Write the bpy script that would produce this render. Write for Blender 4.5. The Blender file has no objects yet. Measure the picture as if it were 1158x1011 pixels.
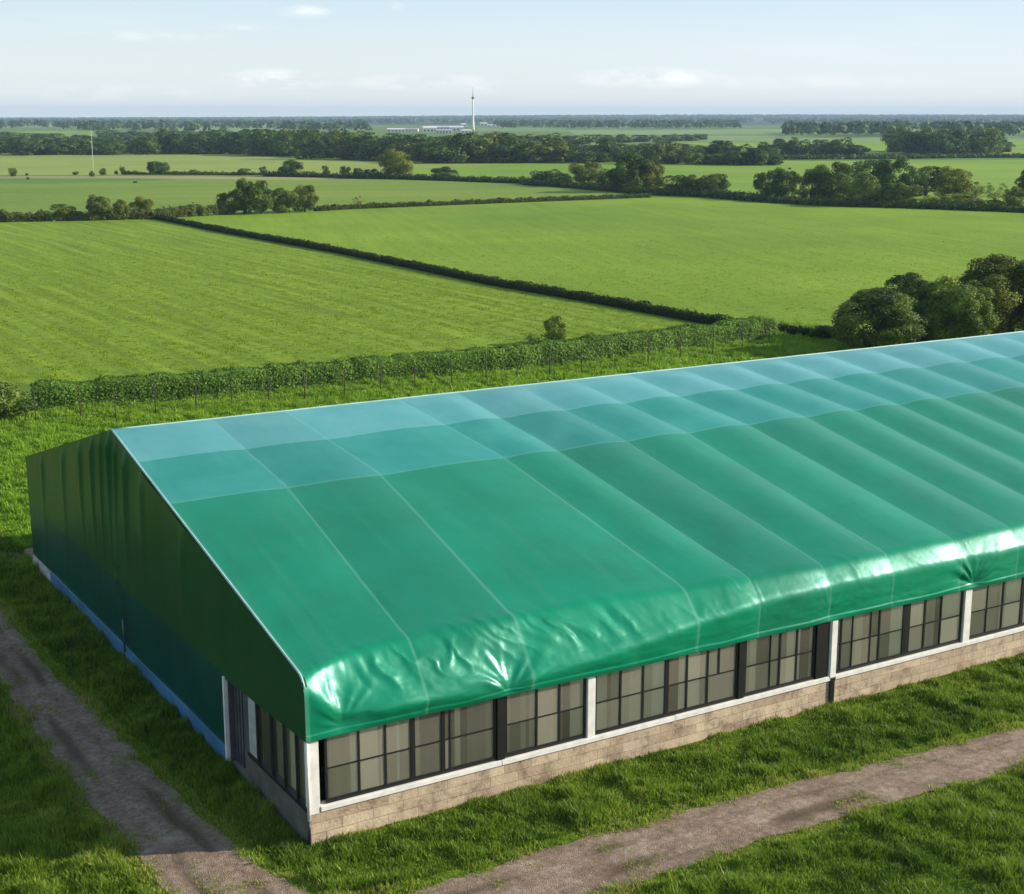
import bpy, math, random
import numpy as np
from mathutils import Vector

# ------------------------------------------------------------------ camera, sky, sun
scene = bpy.context.scene
rad = math.radians
YAW, PITCH, FPX, W0, H0 = rad(58.844), rad(12.5748), 1670.79, 1158., 1011.
CAM = np.array([-11.906, -28.445, 16.0])
cam_d = bpy.data.cameras.new("camera"); cam = bpy.data.objects.new("camera", cam_d)
scene.collection.objects.link(cam); scene.camera = cam
cam.location = CAM.tolist(); cam.rotation_euler = (rad(90) - PITCH, 0, YAW - rad(90))
cam_d.sensor_width = 36; cam_d.lens = FPX / W0 * 36; cam_d.clip_start = .5; cam_d.clip_end = 40000

SUN_AZ, SUN_EL = rad(-24.5), rad(22.7)
sd = bpy.data.lights.new("sun", 'SUN'); sun = bpy.data.objects.new("sun", sd); scene.collection.objects.link(sun)
sd.energy = 5.0; sd.angle = rad(.55); sd.color = (1, .90, .74)
sv = Vector((math.cos(SUN_AZ) * math.cos(SUN_EL), math.sin(SUN_AZ) * math.cos(SUN_EL), math.sin(SUN_EL)))
sun.rotation_euler = sv.to_track_quat('Z', 'Y').to_euler()

world = bpy.data.worlds.new("World"); scene.world = world; world.use_nodes = True
wn, wl = world.node_tree.nodes, world.node_tree.links
wn.clear()
def N(nodes, t, **k):
    n = nodes.new(t)
    for a, b in k.items(): setattr(n, a, b)
    return n
sky = N(wn, 'ShaderNodeTexSky'); sky.sky_type = 'NISHITA'; sky.sun_disc = False
sky.sun_elevation = SUN_EL; sky.sun_rotation = rad(90) - SUN_AZ
sky.air_density = 1.0; sky.dust_density = .6; sky.ozone_density = 1.4; sky.altitude = 50
bg = N(wn, 'ShaderNodeBackground'); bg.inputs[1].default_value = .115
out = N(wn, 'ShaderNodeOutputWorld')
tc = N(wn, 'ShaderNodeTexCoord')
mp = N(wn, 'ShaderNodeMapping'); mp.inputs['Scale'].default_value = (5, 5, 34)
wl.new(tc.outputs['Generated'], mp.inputs[0])
cn = N(wn, 'ShaderNodeTexNoise'); cn.inputs['Scale'].default_value = 1.0; cn.inputs['Detail'].default_value = 8; cn.inputs['Roughness'].default_value = .62
wl.new(mp.outputs[0], cn.inputs['Vector'])
cr = N(wn, 'ShaderNodeMapRange'); cr.inputs[1].default_value = .55; cr.inputs[2].default_value = .80
wl.new(cn.outputs[0], cr.inputs[0])
# wispy high veil
mp2 = N(wn, 'ShaderNodeMapping'); mp2.inputs['Scale'].default_value = (1.5, 1.5, 9); mp2.inputs['Location'].default_value = (3, 1, 2)
wl.new(tc.outputs['Generated'], mp2.inputs[0])
cn2 = N(wn, 'ShaderNodeTexNoise'); cn2.inputs['Scale'].default_value = 1.3; cn2.inputs['Detail'].default_value = 5
wl.new(mp2.outputs[0], cn2.inputs['Vector'])
# small real cumulus at fixed bearings: blobs broken up by noise
def sky_dir(px, py):
    v = np.array([0, 0, 0.]); p, y = PITCH, YAW
    f = np.array([math.cos(y) * math.cos(p), math.sin(y) * math.cos(p), -math.sin(p)]); r = np.array([math.sin(y), -math.cos(y), 0]); u = np.cross(r, f)
    v = f + r * (px - W0 / 2) / FPX - u * (py - H0 / 2) / FPX
    return v / np.linalg.norm(v)
acc = None
bn = N(wn, 'ShaderNodeTexNoise'); bn.inputs['Scale'].default_value = 1.; bn.inputs['Detail'].default_value = 7; bn.inputs['Roughness'].default_value = .65
mp3 = N(wn, 'ShaderNodeMapping'); mp3.inputs['Scale'].default_value = (30, 30, 75)
wl.new(tc.outputs['Generated'], mp3.inputs[0]); wl.new(mp3.outputs[0], bn.inputs['Vector'])
for px, py, sx, sz, st in ((312, 90, .034, .0058, 1.0), (345, 13, .016, .0036, .6), (480, 93, .045, .005, .6), (738, 88, .045, .0060, .8), (540, 101, .012, .0035, .5), (450, 8, .004, .003, .8),
                           (130, 105, .09, .005, .35), (900, 92, .08, .005, .3), (275, 31, .02, .002, .35), (160, 40, .05, .003, .3)):
    d = sky_dir(px, py); az = math.atan2(d[1], d[0])
    vs = N(wn, 'ShaderNodeVectorMath', operation='SUBTRACT'); vs.inputs[1].default_value = tuple(d); wl.new(tc.outputs['Generated'], vs.inputs[0])
    vr = N(wn, 'ShaderNodeVectorRotate'); vr.rotation_type = 'Z_AXIS'; vr.inputs['Angle'].default_value = -az; wl.new(vs.outputs[0], vr.inputs['Vector'])
    vm = N(wn, 'ShaderNodeVectorMath', operation='MULTIPLY'); vm.inputs[1].default_value = (1, 1 / sx, 1 / sz); wl.new(vr.outputs[0], vm.inputs[0])
    ln = N(wn, 'ShaderNodeVectorMath', operation='LENGTH'); wl.new(vm.outputs[0], ln.inputs[0])
    mr = N(wn, 'ShaderNodeMapRange'); mr.inputs[1].default_value = 1.3; mr.inputs[2].default_value = 0; mr.inputs[4].default_value = st; wl.new(ln.outputs['Value'], mr.inputs[0])
    if acc is None: acc = mr
    else:
        ad = N(wn, 'ShaderNodeMath', operation='MAXIMUM'); wl.new(acc.outputs[0], ad.inputs[0]); wl.new(mr.outputs[0], ad.inputs[1]); acc = ad
bb = N(wn, 'ShaderNodeMapRange'); bb.inputs[1].default_value = .40; bb.inputs[2].default_value = .60; wl.new(bn.outputs[0], bb.inputs[0])
cm = N(wn, 'ShaderNodeMath', operation='MULTIPLY'); wl.new(acc.outputs[0], cm.inputs[0]); wl.new(bb.outputs[0], cm.inputs[1])
veil = N(wn, 'ShaderNodeMapRange'); veil.inputs[1].default_value = .35; veil.inputs[2].default_value = .75; veil.inputs[3].default_value = .72; veil.inputs[4].default_value = .95; wl.new(cn2.outputs[0], veil.inputs[0])
sp = N(wn, 'ShaderNodeSeparateXYZ'); wl.new(tc.outputs['Generated'], sp.inputs[0])
eg = N(wn, 'ShaderNodeMapRange'); eg.inputs[1].default_value = 0; eg.inputs[2].default_value = .085; wl.new(sp.outputs[2], eg.inputs[0])
hc = N(wn, 'ShaderNodeMix', data_type='RGBA'); hc.inputs[6].default_value = (6.5, 6.6, 6.5, 1); hc.inputs[7].default_value = (4.0, 5.15, 6.1, 1); wl.new(eg.outputs[0], hc.inputs[0])
fo = N(wn, 'ShaderNodeMapRange'); fo.inputs[1].default_value = .18; fo.inputs[2].default_value = .6; fo.inputs[3].default_value = 1; fo.inputs[4].default_value = .25; wl.new(sp.outputs[2], fo.inputs[0])
vf = N(wn, 'ShaderNodeMath', operation='MULTIPLY'); wl.new(veil.outputs[0], vf.inputs[0]); wl.new(fo.outputs[0], vf.inputs[1])
m1 = N(wn, 'ShaderNodeMix', data_type='RGBA'); wl.new(vf.outputs[0], m1.inputs[0]); wl.new(sky.outputs[0], m1.inputs[6]); wl.new(hc.outputs[2], m1.inputs[7])
sc_ = N(wn, 'ShaderNodeMath', operation='MULTIPLY'); wl.new(cr.outputs[0], sc_.inputs[0]); sc_.inputs[1].default_value = .3
m2 = N(wn, 'ShaderNodeMix', data_type='RGBA'); wl.new(sc_.outputs[0], m2.inputs[0]); wl.new(m1.outputs[2], m2.inputs[6]); m2.inputs[7].default_value = (6.2, 6.5, 6.7, 1)
m3 = N(wn, 'ShaderNodeMix', data_type='RGBA'); wl.new(cm.outputs[0], m3.inputs[0]); wl.new(m2.outputs[2], m3.inputs[6]); m3.inputs[7].default_value = (8.6, 8.2, 8.0, 1)
wl.new(m3.outputs[2], bg.inputs[0]); wl.new(bg.outputs[0], out.inputs[0])

scene.view_settings.view_transform = 'Standard'; scene.view_settings.look = 'None'
scene.view_settings.exposure = 0.5; scene.view_settings.gamma = 1.0
scene.render.engine = 'CYCLES'
scene.cycles.use_denoising = True
scene.cycles.max_bounces = 7; scene.cycles.transparent_max_bounces = 12; scene.cycles.volume_bounces = 0

# ------------------------------------------------------------------ helpers
rng = np.random.default_rng(7); random.seed(7)
COL = scene.collection
def tag(o, label=None, cat=None, group=None, kind=None):
    if label: o['label'] = label
    if cat: o['category'] = cat
    if group: o['group'] = group
    if kind: o['kind'] = kind
    return o
def empty(name, loc=(0, 0, 0), rz=0):
    o = bpy.data.objects.new(name, None); COL.objects.link(o); o.location = loc; o.rotation_euler = (0, 0, rz); o.empty_display_size = .3
    return o
def np_mesh(name, V, Fc, attrs=None, smooth=False, mat=None):
    """V (n,3); Fc (m,k) int; attrs {name: per-vertex floats}"""
    V = np.ascontiguousarray(V, np.float32); Fc = np.ascontiguousarray(Fc, np.int32); m, k = Fc.shape
    me = bpy.data.meshes.new(name); me.vertices.add(len(V)); me.vertices.foreach_set('co', V.ravel())
    me.loops.add(m * k); me.loops.foreach_set('vertex_index', Fc.ravel())
    me.polygons.add(m); me.polygons.foreach_set('loop_start', np.arange(0, m * k, k, dtype=np.int32)); me.polygons.foreach_set('loop_total', np.full(m, k, np.int32))
    if smooth: me.polygons.foreach_set('use_smooth', np.ones(m, bool))
    for a, d in (attrs or {}).items():
        at_ = me.attributes.new(a, 'FLOAT', 'POINT'); at_.data.foreach_set('value', np.ascontiguousarray(d, np.float32))
    me.update(calc_edges=True)
    if mat: me.materials.append(mat)
    return me
def link(name, me, parent=None, loc=None):
    o = bpy.data.objects.new(name, me); COL.objects.link(o)
    if parent: o.parent = parent
    if loc is not None: o.location = loc
    return o
class MB:
    def __init__(s): s.v = []; s.f = []
    def box(s, x0, x1, y0, y1, z0, z1):
        b = len(s.v); s.v += [(x, y, z) for x in (x0, x1) for y in (y0, y1) for z in (z0, z1)]
        s.f += [tuple(b + i for i in q) for q in ((0, 1, 3, 2), (4, 6, 7, 5), (0, 4, 5, 1), (2, 3, 7, 6), (0, 2, 6, 4), (1, 5, 7, 3))]; return s
    def poly(s, pts): b = len(s.v); s.v += [tuple(p) for p in pts]; s.f.append(tuple(range(b, b + len(pts)))); return s
    def tube(s, pts, rs, n=8):
        b = len(s.v); P = [Vector(p) for p in pts]
        if not hasattr(rs, '__len__'): rs = [rs] * len(P)
        for i, p in enumerate(P):
            t = (P[min(i + 1, len(P) - 1)] - P[max(i - 1, 0)]).normalized()
            a = t.cross(Vector((0, 0, 1))) if abs(t.z) < .95 else t.cross(Vector((1, 0, 0))); a.normalize(); c = t.cross(a)
            for k in range(n):
                an = 2 * math.pi * k / n; s.v.append(tuple(p + (a * math.cos(an) + c * math.sin(an)) * rs[i]))
        for i in range(len(P) - 1):
            for k in range(n): s.f.append((b + i * n + k, b + i * n + (k + 1) % n, b + (i + 1) * n + (k + 1) % n, b + (i + 1) * n + k))
        s.f.append(tuple(b + k for k in range(n))[::-1]); s.f.append(tuple(b + (len(P) - 1) * n + k for k in range(n))); return s
    def build(s, name, mat, parent=None, smooth=False, bevel=0):
        me = bpy.data.meshes.new(name); me.from_pydata(s.v, [], s.f); me.update(); me.materials.append(mat)
        if smooth: me.polygons.foreach_set('use_smooth', [True] * len(me.polygons))
        o = link(name, me, parent)
        if bevel:
            m = o.modifiers.new('bevel', 'BEVEL'); m.width = bevel; m.segments = 2; m.limit_method = 'ANGLE'
        return o
def vnoise(x, y, seed=0):
    """smooth 2-D value noise in 0..1"""
    x = np.asarray(x, float); y = np.asarray(y, float)
    xi = np.floor(x).astype(np.int64); yi = np.floor(y).astype(np.int64); fx = x - xi; fy = y - yi
    fx = fx * fx * (3 - 2 * fx); fy = fy * fy * (3 - 2 * fy)
    def h(a, b):
        n = (a * 374761393 + b * 668265263 + seed * 982451653) & 0xffffffff
        n = ((n ^ (n >> 13)) * 1274126177) & 0xffffffff; n = n ^ (n >> 16)
        return (n & 0xffff) / 65535.
    return (h(xi, yi) * (1 - fx) + h(xi + 1, yi) * fx) * (1 - fy) + (h(xi, yi + 1) * (1 - fx) + h(xi + 1, yi + 1) * fx) * fy
def fbm(x, y, seed=0, o=4):
    r = 0; a = .5
    for i in range(o): r = r + a * vnoise(np.asarray(x) * 2 ** i, np.asarray(y) * 2 ** i, seed + i); a *= .5
    return r / (1 - .5 ** o)
_f = np.array([math.cos(YAW) * math.cos(PITCH), math.sin(YAW) * math.cos(PITCH), -math.sin(PITCH)]); _r = np.array([math.sin(YAW), -math.cos(YAW), 0]); _u = np.cross(_r, _f)
def at(px, py):
    """the place on the level ground that the survey point (px,py) of the photograph shows"""
    v = _f + _r * (px - W0 / 2) / FPX - _u * (py - H0 / 2) / FPX; t = -CAM[2] / v[2]; p = CAM + v * t
    return p[0], p[1]
def ppm(p): return FPX / float((np.array([p[0], p[1], 0]) - CAM) @ _f)

# ------------------------------------------------------------------ materials
def new_mat(name):
    m = bpy.data.materials.new(name); m.use_nodes = True; nt = m.node_tree; nt.nodes.clear()
    o = nt.nodes.new('ShaderNodeOutputMaterial'); return m, nt, nt.nodes, nt.links, o
def principled(ns, **k):
    p = ns.new('ShaderNodeBsdfPrincipled')
    for a, b in k.items(): p.inputs[a.replace('_', ' ')].default_value = b
    return p
def ramp(ns, stops):
    r = ns.new('ShaderNodeValToRGB'); e = r.color_ramp.elements
    while len(e) < len(stops): e.new(.5)
    for el, (p, c) in zip(e, stops): el.position = p; el.color = (*c, 1)
    return r
def simple(name, c, rough=.6, metal=0, var=.15, scale=3, bump=0, spec=.5):
    m, nt, ns, ls, o = new_mat(name); p = principled(ns, Roughness=rough, Metallic=metal); p.inputs['Specular IOR Level'].default_value = spec
    g = ns.new('ShaderNodeNewGeometry'); n = ns.new('ShaderNodeTexNoise'); n.inputs['Scale'].default_value = scale; n.inputs['Detail'].default_value = 6
    ls.new(g.outputs['Position'], n.inputs['Vector'])
    r = ramp(ns, [(.3, tuple(x * (1 - var) for x in c)), (.7, tuple(min(1, x * (1 + var)) for x in c))]); ls.new(n.outputs[0], r.inputs[0]); ls.new(r.outputs[0], p.inputs['Base Color'])
    if bump:
        b = ns.new('ShaderNodeBump'); b.inputs['Strength'].default_value = bump; b.inputs['Distance'].default_value = .02; ls.new(n.outputs[0], b.inputs['Height']); ls.new(b.outputs[0], p.inputs['Normal'])
    ls.new(p.outputs[0], o.inputs[0]); return m
def leaf_mat(name, dark, light, obj_color=True, trans=.35, rough=.6, dry=None):
    """foliage: tone attribute per leaf, object colour multiplies"""
    m, nt, ns, ls, o = new_mat(name)
    a = ns.new('ShaderNodeAttribute'); a.attribute_name = 'tone'
    r = ramp(ns, [(0, dark), (1, light)] if dry is None else [(0, dark), (.8, light), (1, dry)]); ls.new(a.outputs['Fac'], r.inputs[0]); col = r.outputs[0]
    if obj_color:
        oi = ns.new('ShaderNodeObjectInfo'); mx = ns.new('ShaderNodeMix'); mx.data_type = 'RGBA'; mx.blend_type = 'MULTIPLY'; mx.inputs[0].default_value = 1
        ls.new(col, mx.inputs[6]); ls.new(oi.outputs['Color'], mx.inputs[7]); col = mx.outputs[2]
    d = principled(ns, Roughness=rough); d.inputs['Specular IOR Level'].default_value = .25; t = ns.new('ShaderNodeBsdfTranslucent'); s = ns.new('ShaderNodeMixShader'); s.inputs[0].default_value = trans
    ls.new(col, d.inputs['Base Color']); ls.new(col, t.inputs[0]); ls.new(d.outputs[0], s.inputs[1]); ls.new(t.outputs[0], s.inputs[2]); ls.new(s.outputs[0], o.inputs[0]); return m
def field_mat(name, c1, c2, c3=None, rows=0., row_dir=0., row_scale=3., nscale=.05, bump=.25, fine=2.5):
    m, nt, ns, ls, o = new_mat(name); p = principled(ns, Roughness=.8); p.inputs['Specular IOR Level'].default_value = .15
    g = ns.new('ShaderNodeNewGeometry')
    n = ns.new('ShaderNodeTexNoise'); n.inputs['Scale'].default_value = nscale; n.inputs['Detail'].default_value = 9; n.inputs['Roughness'].default_value = .65; ls.new(g.outputs['Position'], n.inputs['Vector'])
    mpg = ns.new('ShaderNodeMapping'); mpg.vector_type = 'TEXTURE'; mpg.inputs['Rotation'].default_value = (0, 0, row_dir); mpg.inputs['Scale'].default_value = (22, 1, 1); ls.new(g.outputs['Position'], mpg.inputs[0])
    n2 = ns.new('ShaderNodeTexNoise'); n2.inputs['Scale'].default_value = row_scale; n2.inputs['Detail'].default_value = 4; ls.new(mpg.outputs[0], n2.inputs['Vector'])
    n3 = ns.new('ShaderNodeTexNoise'); n3.inputs['Scale'].default_value = fine; n3.inputs['Detail'].default_value = 5; ls.new(g.outputs['Position'], n3.inputs['Vector'])
    a = ns.new('ShaderNodeMath'); a.operation = 'MULTIPLY_ADD'; a.inputs[1].default_value = rows; ls.new(n2.outputs[0], a.inputs[0])
    s = ns.new('ShaderNodeMath'); s.operation = 'MULTIPLY'; s.inputs[1].default_value = 1 - rows - .25; ls.new(n.outputs[0], s.inputs[0]); ls.new(s.outputs[0], a.inputs[2])
    a2 = ns.new('ShaderNodeMath'); a2.operation = 'MULTIPLY_ADD'; a2.inputs[1].default_value = .25; ls.new(n3.outputs[0], a2.inputs[0]); ls.new(a.outputs[0], a2.inputs[2])
    r = ramp(ns, [(.38, c1), (.5, c2), (.62, c3 or c2)]); ls.new(a2.outputs[0], r.inputs[0]); ls.new(r.outputs[0], p.inputs['Base Color'])
    b = ns.new('ShaderNodeBump'); b.inputs['Strength'].default_value = bump; b.inputs['Distance'].default_value = .35; ls.new(a2.outputs[0], b.inputs['Height']); ls.new(b.outputs[0], p.inputs['Normal'])
    ls.new(p.outputs[0], o.inputs[0]); return m

M_bark = simple('bark', (.09, .07, .05), .9, var=.3, scale=6, bump=.4)
M_leaf = leaf_mat('leaves', (.02, .052, .010), (.19, .27, .036), trans=.22)
M_hedge = leaf_mat('hedge_leaves', (.05, .095, .014), (.24, .33, .075), trans=.3)
M_grass = leaf_mat('grass_blades', (.042, .115, .007), (.29, .42, .032), trans=.42, rough=.5, dry=(.42, .33, .13))
M_meadow = leaf_mat('meadow_blades', (.15, .30, .016), (.31, .47, .035), trans=.45, rough=.5)
M_white = simple('white_paint', (.72, .70, .66), .55, var=.12, scale=4)
M_black = simple('black_frame', (.012, .012, .013), .38, var=.2)
M_blue = simple('blue_strip', (.05, .17, .30), .45, var=.25, scale=1.2)
M_conc = simple('grey_concrete', (.19, .17, .145), .85, var=.28, scale=2.2, bump=.4)  # brown-grey concrete with a mottled tone
M_metal = simple('corrugated_metal', (.10, .105, .11), .5, metal=.3, var=.3, scale=2)

def block_mat():
    m, nt, ns, ls, o = new_mat('stone_blocks'); p = principled(ns, Roughness=.88)
    g = ns.new('ShaderNodeNewGeometry'); sx = ns.new('ShaderNodeSeparateXYZ'); ls.new(g.outputs['Position'], sx.inputs[0])
    ad = ns.new('ShaderNodeMath'); ad.operation = 'ADD'; ls.new(sx.outputs[0], ad.inputs[0]); ls.new(sx.outputs[1], ad.inputs[1])
    cb = ns.new('ShaderNodeCombineXYZ'); ls.new(ad.outputs[0], cb.inputs[0]); ls.new(sx.outputs[2], cb.inputs[1])
    bt = ns.new('ShaderNodeTexBrick'); ls.new(cb.outputs[0], bt.inputs['Vector']); bt.inputs['Scale'].default_value = 1
    bt.inputs['Brick Width'].default_value = .78; bt.inputs['Row Height'].default_value = .257; bt.inputs['Mortar Size'].default_value = .008; bt.inputs['Mortar Smooth'].default_value = .3
    bt.inputs['Color1'].default_value = (.53, .43, .31, 1); bt.inputs['Color2'].default_value = (.36, .27, .19, 1); bt.inputs['Mortar'].default_value = (.27, .20, .14, 1); bt.inputs['Bias'].default_value = -.1
    n = ns.new('ShaderNodeTexNoise'); n.inputs['Scale'].default_value = 1.7; n.inputs['Detail'].default_value = 10; n.inputs['Roughness'].default_value = .72; ls.new(g.outputs['Position'], n.inputs['Vector'])
    r = ramp(ns, [(.36, (.42, .36, .32)), (.48, (.90, .87, .84)), (.66, (1.2, 1.16, 1.12))]); ls.new(n.outputs[0], r.inputs[0])
    mx = ns.new('ShaderNodeMix'); mx.data_type = 'RGBA'; mx.blend_type = 'MULTIPLY'; mx.inputs[0].default_value = 1; ls.new(bt.outputs[0], mx.inputs[6]); ls.new(r.outputs[0], mx.inputs[7])
    ls.new(mx.outputs[2], p.inputs['Base Color'])
    n4 = ns.new('ShaderNodeTexNoise'); n4.inputs['Scale'].default_value = 14; n4.inputs['Detail'].default_value = 6; ls.new(g.outputs['Position'], n4.inputs['Vector'])
    ml = ns.new('ShaderNodeMath'); ml.operation = 'MULTIPLY_ADD'; ml.inputs[1].default_value = -.8; ls.new(bt.outputs['Fac'], ml.inputs[0]); ls.new(n4.outputs[0], ml.inputs[2])
    b = ns.new('ShaderNodeBump'); b.inputs['Strength'].default_value = .6; b.inputs['Distance'].default_value = .02; ls.new(ml.outputs[0], b.inputs['Height']); ls.new(b.outputs[0], p.inputs['Normal'])
    ls.new(p.outputs[0], o.inputs[0]); return m
M_block = block_mat()

def tarp_mat(name, roof):
    m, nt, ns, ls, o = new_mat(name)
    p = principled(ns, Roughness=.34); p.inputs['Specular IOR Level'].default_value = .62 if roof else .45; p.inputs['Specular Tint'].default_value = (.42, 1, .94, 1); p.inputs['Coat Weight'].default_value = .16 if roof else 0; p.inputs['Coat Roughness'].default_value = .2
    g = ns.new('ShaderNodeNewGeometry')
    n = ns.new('ShaderNodeTexNoise'); n.inputs['Scale'].default_value = .55; n.inputs['Detail'].default_value = 7; n.inputs['Roughness'].default_value = .6; ls.new(g.outputs['Position'], n.inputs['Vector'])
    if roof:
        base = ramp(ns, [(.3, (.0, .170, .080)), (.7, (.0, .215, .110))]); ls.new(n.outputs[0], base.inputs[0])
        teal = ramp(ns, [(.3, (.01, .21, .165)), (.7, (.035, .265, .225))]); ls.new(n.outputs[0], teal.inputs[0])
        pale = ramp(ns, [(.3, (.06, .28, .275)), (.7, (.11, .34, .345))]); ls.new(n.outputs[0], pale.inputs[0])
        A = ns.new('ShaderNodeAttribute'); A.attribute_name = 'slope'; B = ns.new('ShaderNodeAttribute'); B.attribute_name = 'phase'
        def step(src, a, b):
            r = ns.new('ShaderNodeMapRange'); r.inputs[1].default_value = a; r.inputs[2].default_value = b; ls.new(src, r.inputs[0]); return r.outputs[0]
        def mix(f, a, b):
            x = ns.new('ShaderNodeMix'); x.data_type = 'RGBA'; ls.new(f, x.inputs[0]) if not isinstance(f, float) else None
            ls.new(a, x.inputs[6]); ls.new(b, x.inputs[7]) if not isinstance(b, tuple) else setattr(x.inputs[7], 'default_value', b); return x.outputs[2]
        c = mix(step(A.outputs['Fac'], .638, .642), base.outputs[0], teal.outputs[0])  # upper rows paler: panel tint plus sky sheen put into the colour
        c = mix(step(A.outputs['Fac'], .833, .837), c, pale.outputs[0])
        # rain and dust streaks down the slope, faint packing creases
        st = ns.new('ShaderNodeMapping'); st.inputs['Scale'].default_value = (2.6, .16, .16); ls.new(g.outputs['Position'], st.inputs[0]); sn = ns.new('ShaderNodeTexNoise'); sn.inputs['Scale'].default_value = 1.; sn.inputs['Detail'].default_value = 8; sn.inputs['Roughness'].default_value = .7; ls.new(st.outputs[0], sn.inputs['Vector'])
        du = ns.new('ShaderNodeMath'); du.operation = 'MULTIPLY'; du.inputs[1].default_value = .05; ls.new(step(sn.outputs[0], .48, .72), du.inputs[0]); c = mix(du.outputs[0], c, (.20, .36, .28, 1))
        # each strip of sheeting has weathered a little differently
        fl = ns.new('ShaderNodeMath'); fl.operation = 'FLOOR'; ls.new(B.outputs['Fac'], fl.inputs[0]); wnz = ns.new('ShaderNodeTexWhiteNoise'); wnz.noise_dimensions = '1D'; ls.new(fl.outputs[0], wnz.inputs['W'])
        hv = ns.new('ShaderNodeHueSaturation'); hm = step(wnz.outputs['Value'], 0, 1); mm = ns.new('ShaderNodeMapRange'); mm.inputs[3].default_value = .9; mm.inputs[4].default_value = 1.12; ls.new(hm, mm.inputs[0]); ls.new(mm.outputs[0], hv.inputs['Value']); ls.new(c, hv.inputs['Color']); c = hv.outputs[0]
        # welded seams: thin pale lines
        fr = ns.new('ShaderNodeMath'); fr.operation = 'PINGPONG'; fr.inputs[1].default_value = .5; ls.new(B.outputs['Fac'], fr.inputs[0]); l1 = step(fr.outputs[0], .018, .006)
        def near(v, w):
            s = ns.new('ShaderNodeMath'); s.operation = 'SUBTRACT'; s.inputs[1].default_value = v; ls.new(A.outputs['Fac'], s.inputs[0]); ab = ns.new('ShaderNodeMath'); ab.operation = 'ABSOLUTE'; ls.new(s.outputs[0], ab.inputs[0]); return step(ab.outputs[0], w, w * .3)
        l = l1
        for q_ in (near(.64, .004), near(.835, .003)):
            x = ns.new('ShaderNodeMath'); x.operation = 'MAXIMUM'; ls.new(l, x.inputs[0]); ls.new(q_, x.inputs[1]); l = x.outputs[0]
        hl = ns.new('ShaderNodeMath'); hl.operation = 'MULTIPLY'; hl.inputs[1].default_value = .15; ls.new(l, hl.inputs[0])
        c = mix(hl.outputs[0], c, (.30, .52, .47, 1))
    else:
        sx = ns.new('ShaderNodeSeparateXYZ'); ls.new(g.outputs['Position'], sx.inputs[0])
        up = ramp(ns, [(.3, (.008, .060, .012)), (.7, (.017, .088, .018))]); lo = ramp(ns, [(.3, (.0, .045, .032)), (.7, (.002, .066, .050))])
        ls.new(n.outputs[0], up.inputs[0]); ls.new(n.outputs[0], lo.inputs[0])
        mr = ns.new('ShaderNodeMapRange'); mr.inputs[1].default_value = 2.35; mr.inputs[2].default_value = 2.42; ls.new(sx.outputs[2], mr.inputs[0])  # upper and lower tones paint in the reflection of lit and shaded ground
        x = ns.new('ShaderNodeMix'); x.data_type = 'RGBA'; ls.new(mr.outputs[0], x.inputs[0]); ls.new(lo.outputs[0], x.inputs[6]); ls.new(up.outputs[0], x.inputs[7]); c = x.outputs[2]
    ls.new(c, p.inputs['Base Color'])
    # fine creases and soft dents
    n2 = ns.new('ShaderNodeTexNoise'); n2.inputs['Scale'].default_value = 2.2; n2.inputs['Detail'].default_value = 8; n2.inputs['Roughness'].default_value = .55; n2.inputs['Distortion'].default_value = .5; ls.new(g.outputs['Position'], n2.inputs['Vector'])
    b = ns.new('ShaderNodeBump'); b.inputs['Strength'].default_value = .15; b.inputs['Distance'].default_value = .05; ls.new(n2.outputs[0], b.inputs['Height']); ls.new(b.outputs[0], p.inputs['Normal'])
    rr = ns.new('ShaderNodeMapRange'); rr.inputs[3].default_value = .30; rr.inputs[4].default_value = .40; ls.new(n.outputs[0], rr.inputs[0]); ls.new(rr.outputs[0], p.inputs['Roughness'])
    ls.new(p.outputs[0], o.inputs[0]); return m
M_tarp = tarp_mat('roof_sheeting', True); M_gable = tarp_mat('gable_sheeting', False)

def glass_mat():
    m, nt, ns, ls, o = new_mat('window_glass'); t = ns.new('ShaderNodeBsdfTransparent'); t.inputs[0].default_value = (.93, .92, .86, 1)
    gl = ns.new('ShaderNodeBsdfGlossy'); gl.inputs['Roughness'].default_value = .06; gl.inputs[0].default_value = (.9, .9, .9, 1); fr = ns.new('ShaderNodeFresnel'); fr.inputs[0].default_value = 1.6
    d = ns.new('ShaderNodeBsdfDiffuse'); d.inputs[0].default_value = (.50, .46, .36, 1); s0 = ns.new('ShaderNodeMixShader'); ad_ = ns.new('ShaderNodeAttribute'); ad_.attribute_name = 'dust'; dm = ns.new('ShaderNodeMapRange'); dm.inputs[3].default_value = .06; dm.inputs[4].default_value = .42; ls.new(ad_.outputs['Fac'], dm.inputs[0]); ls.new(dm.outputs[0], s0.inputs[0]); ls.new(t.outputs[0], s0.inputs[1]); ls.new(d.outputs[0], s0.inputs[2])  # dust film; its random amount per pane also stands in for varied reflections
    s = ns.new('ShaderNodeMixShader'); ls.new(fr.outputs[0], s.inputs[0]); ls.new(s0.outputs[0], s.inputs[1]); ls.new(gl.outputs[0], s.inputs[2]); ls.new(s.outputs[0], o.inputs[0]); return m
M_glass = glass_mat()
def curtain_mat():
    m, nt, ns, ls, o = new_mat('curtain_cloth'); a = ns.new('ShaderNodeAttribute'); a.attribute_name = 'tone'
    r = ramp(ns, [(0, (.12, .11, .08)), (.5, (.50, .46, .34)), (1, (.95, .90, .72))]); ls.new(a.outputs['Fac'], r.inputs[0]); p = principled(ns, Roughness=.9); ls.new(r.outputs[0], p.inputs['Base Color']); ls.new(p.outputs[0], o.inputs[0]); return m
M_curt = curtain_mat()
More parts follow.
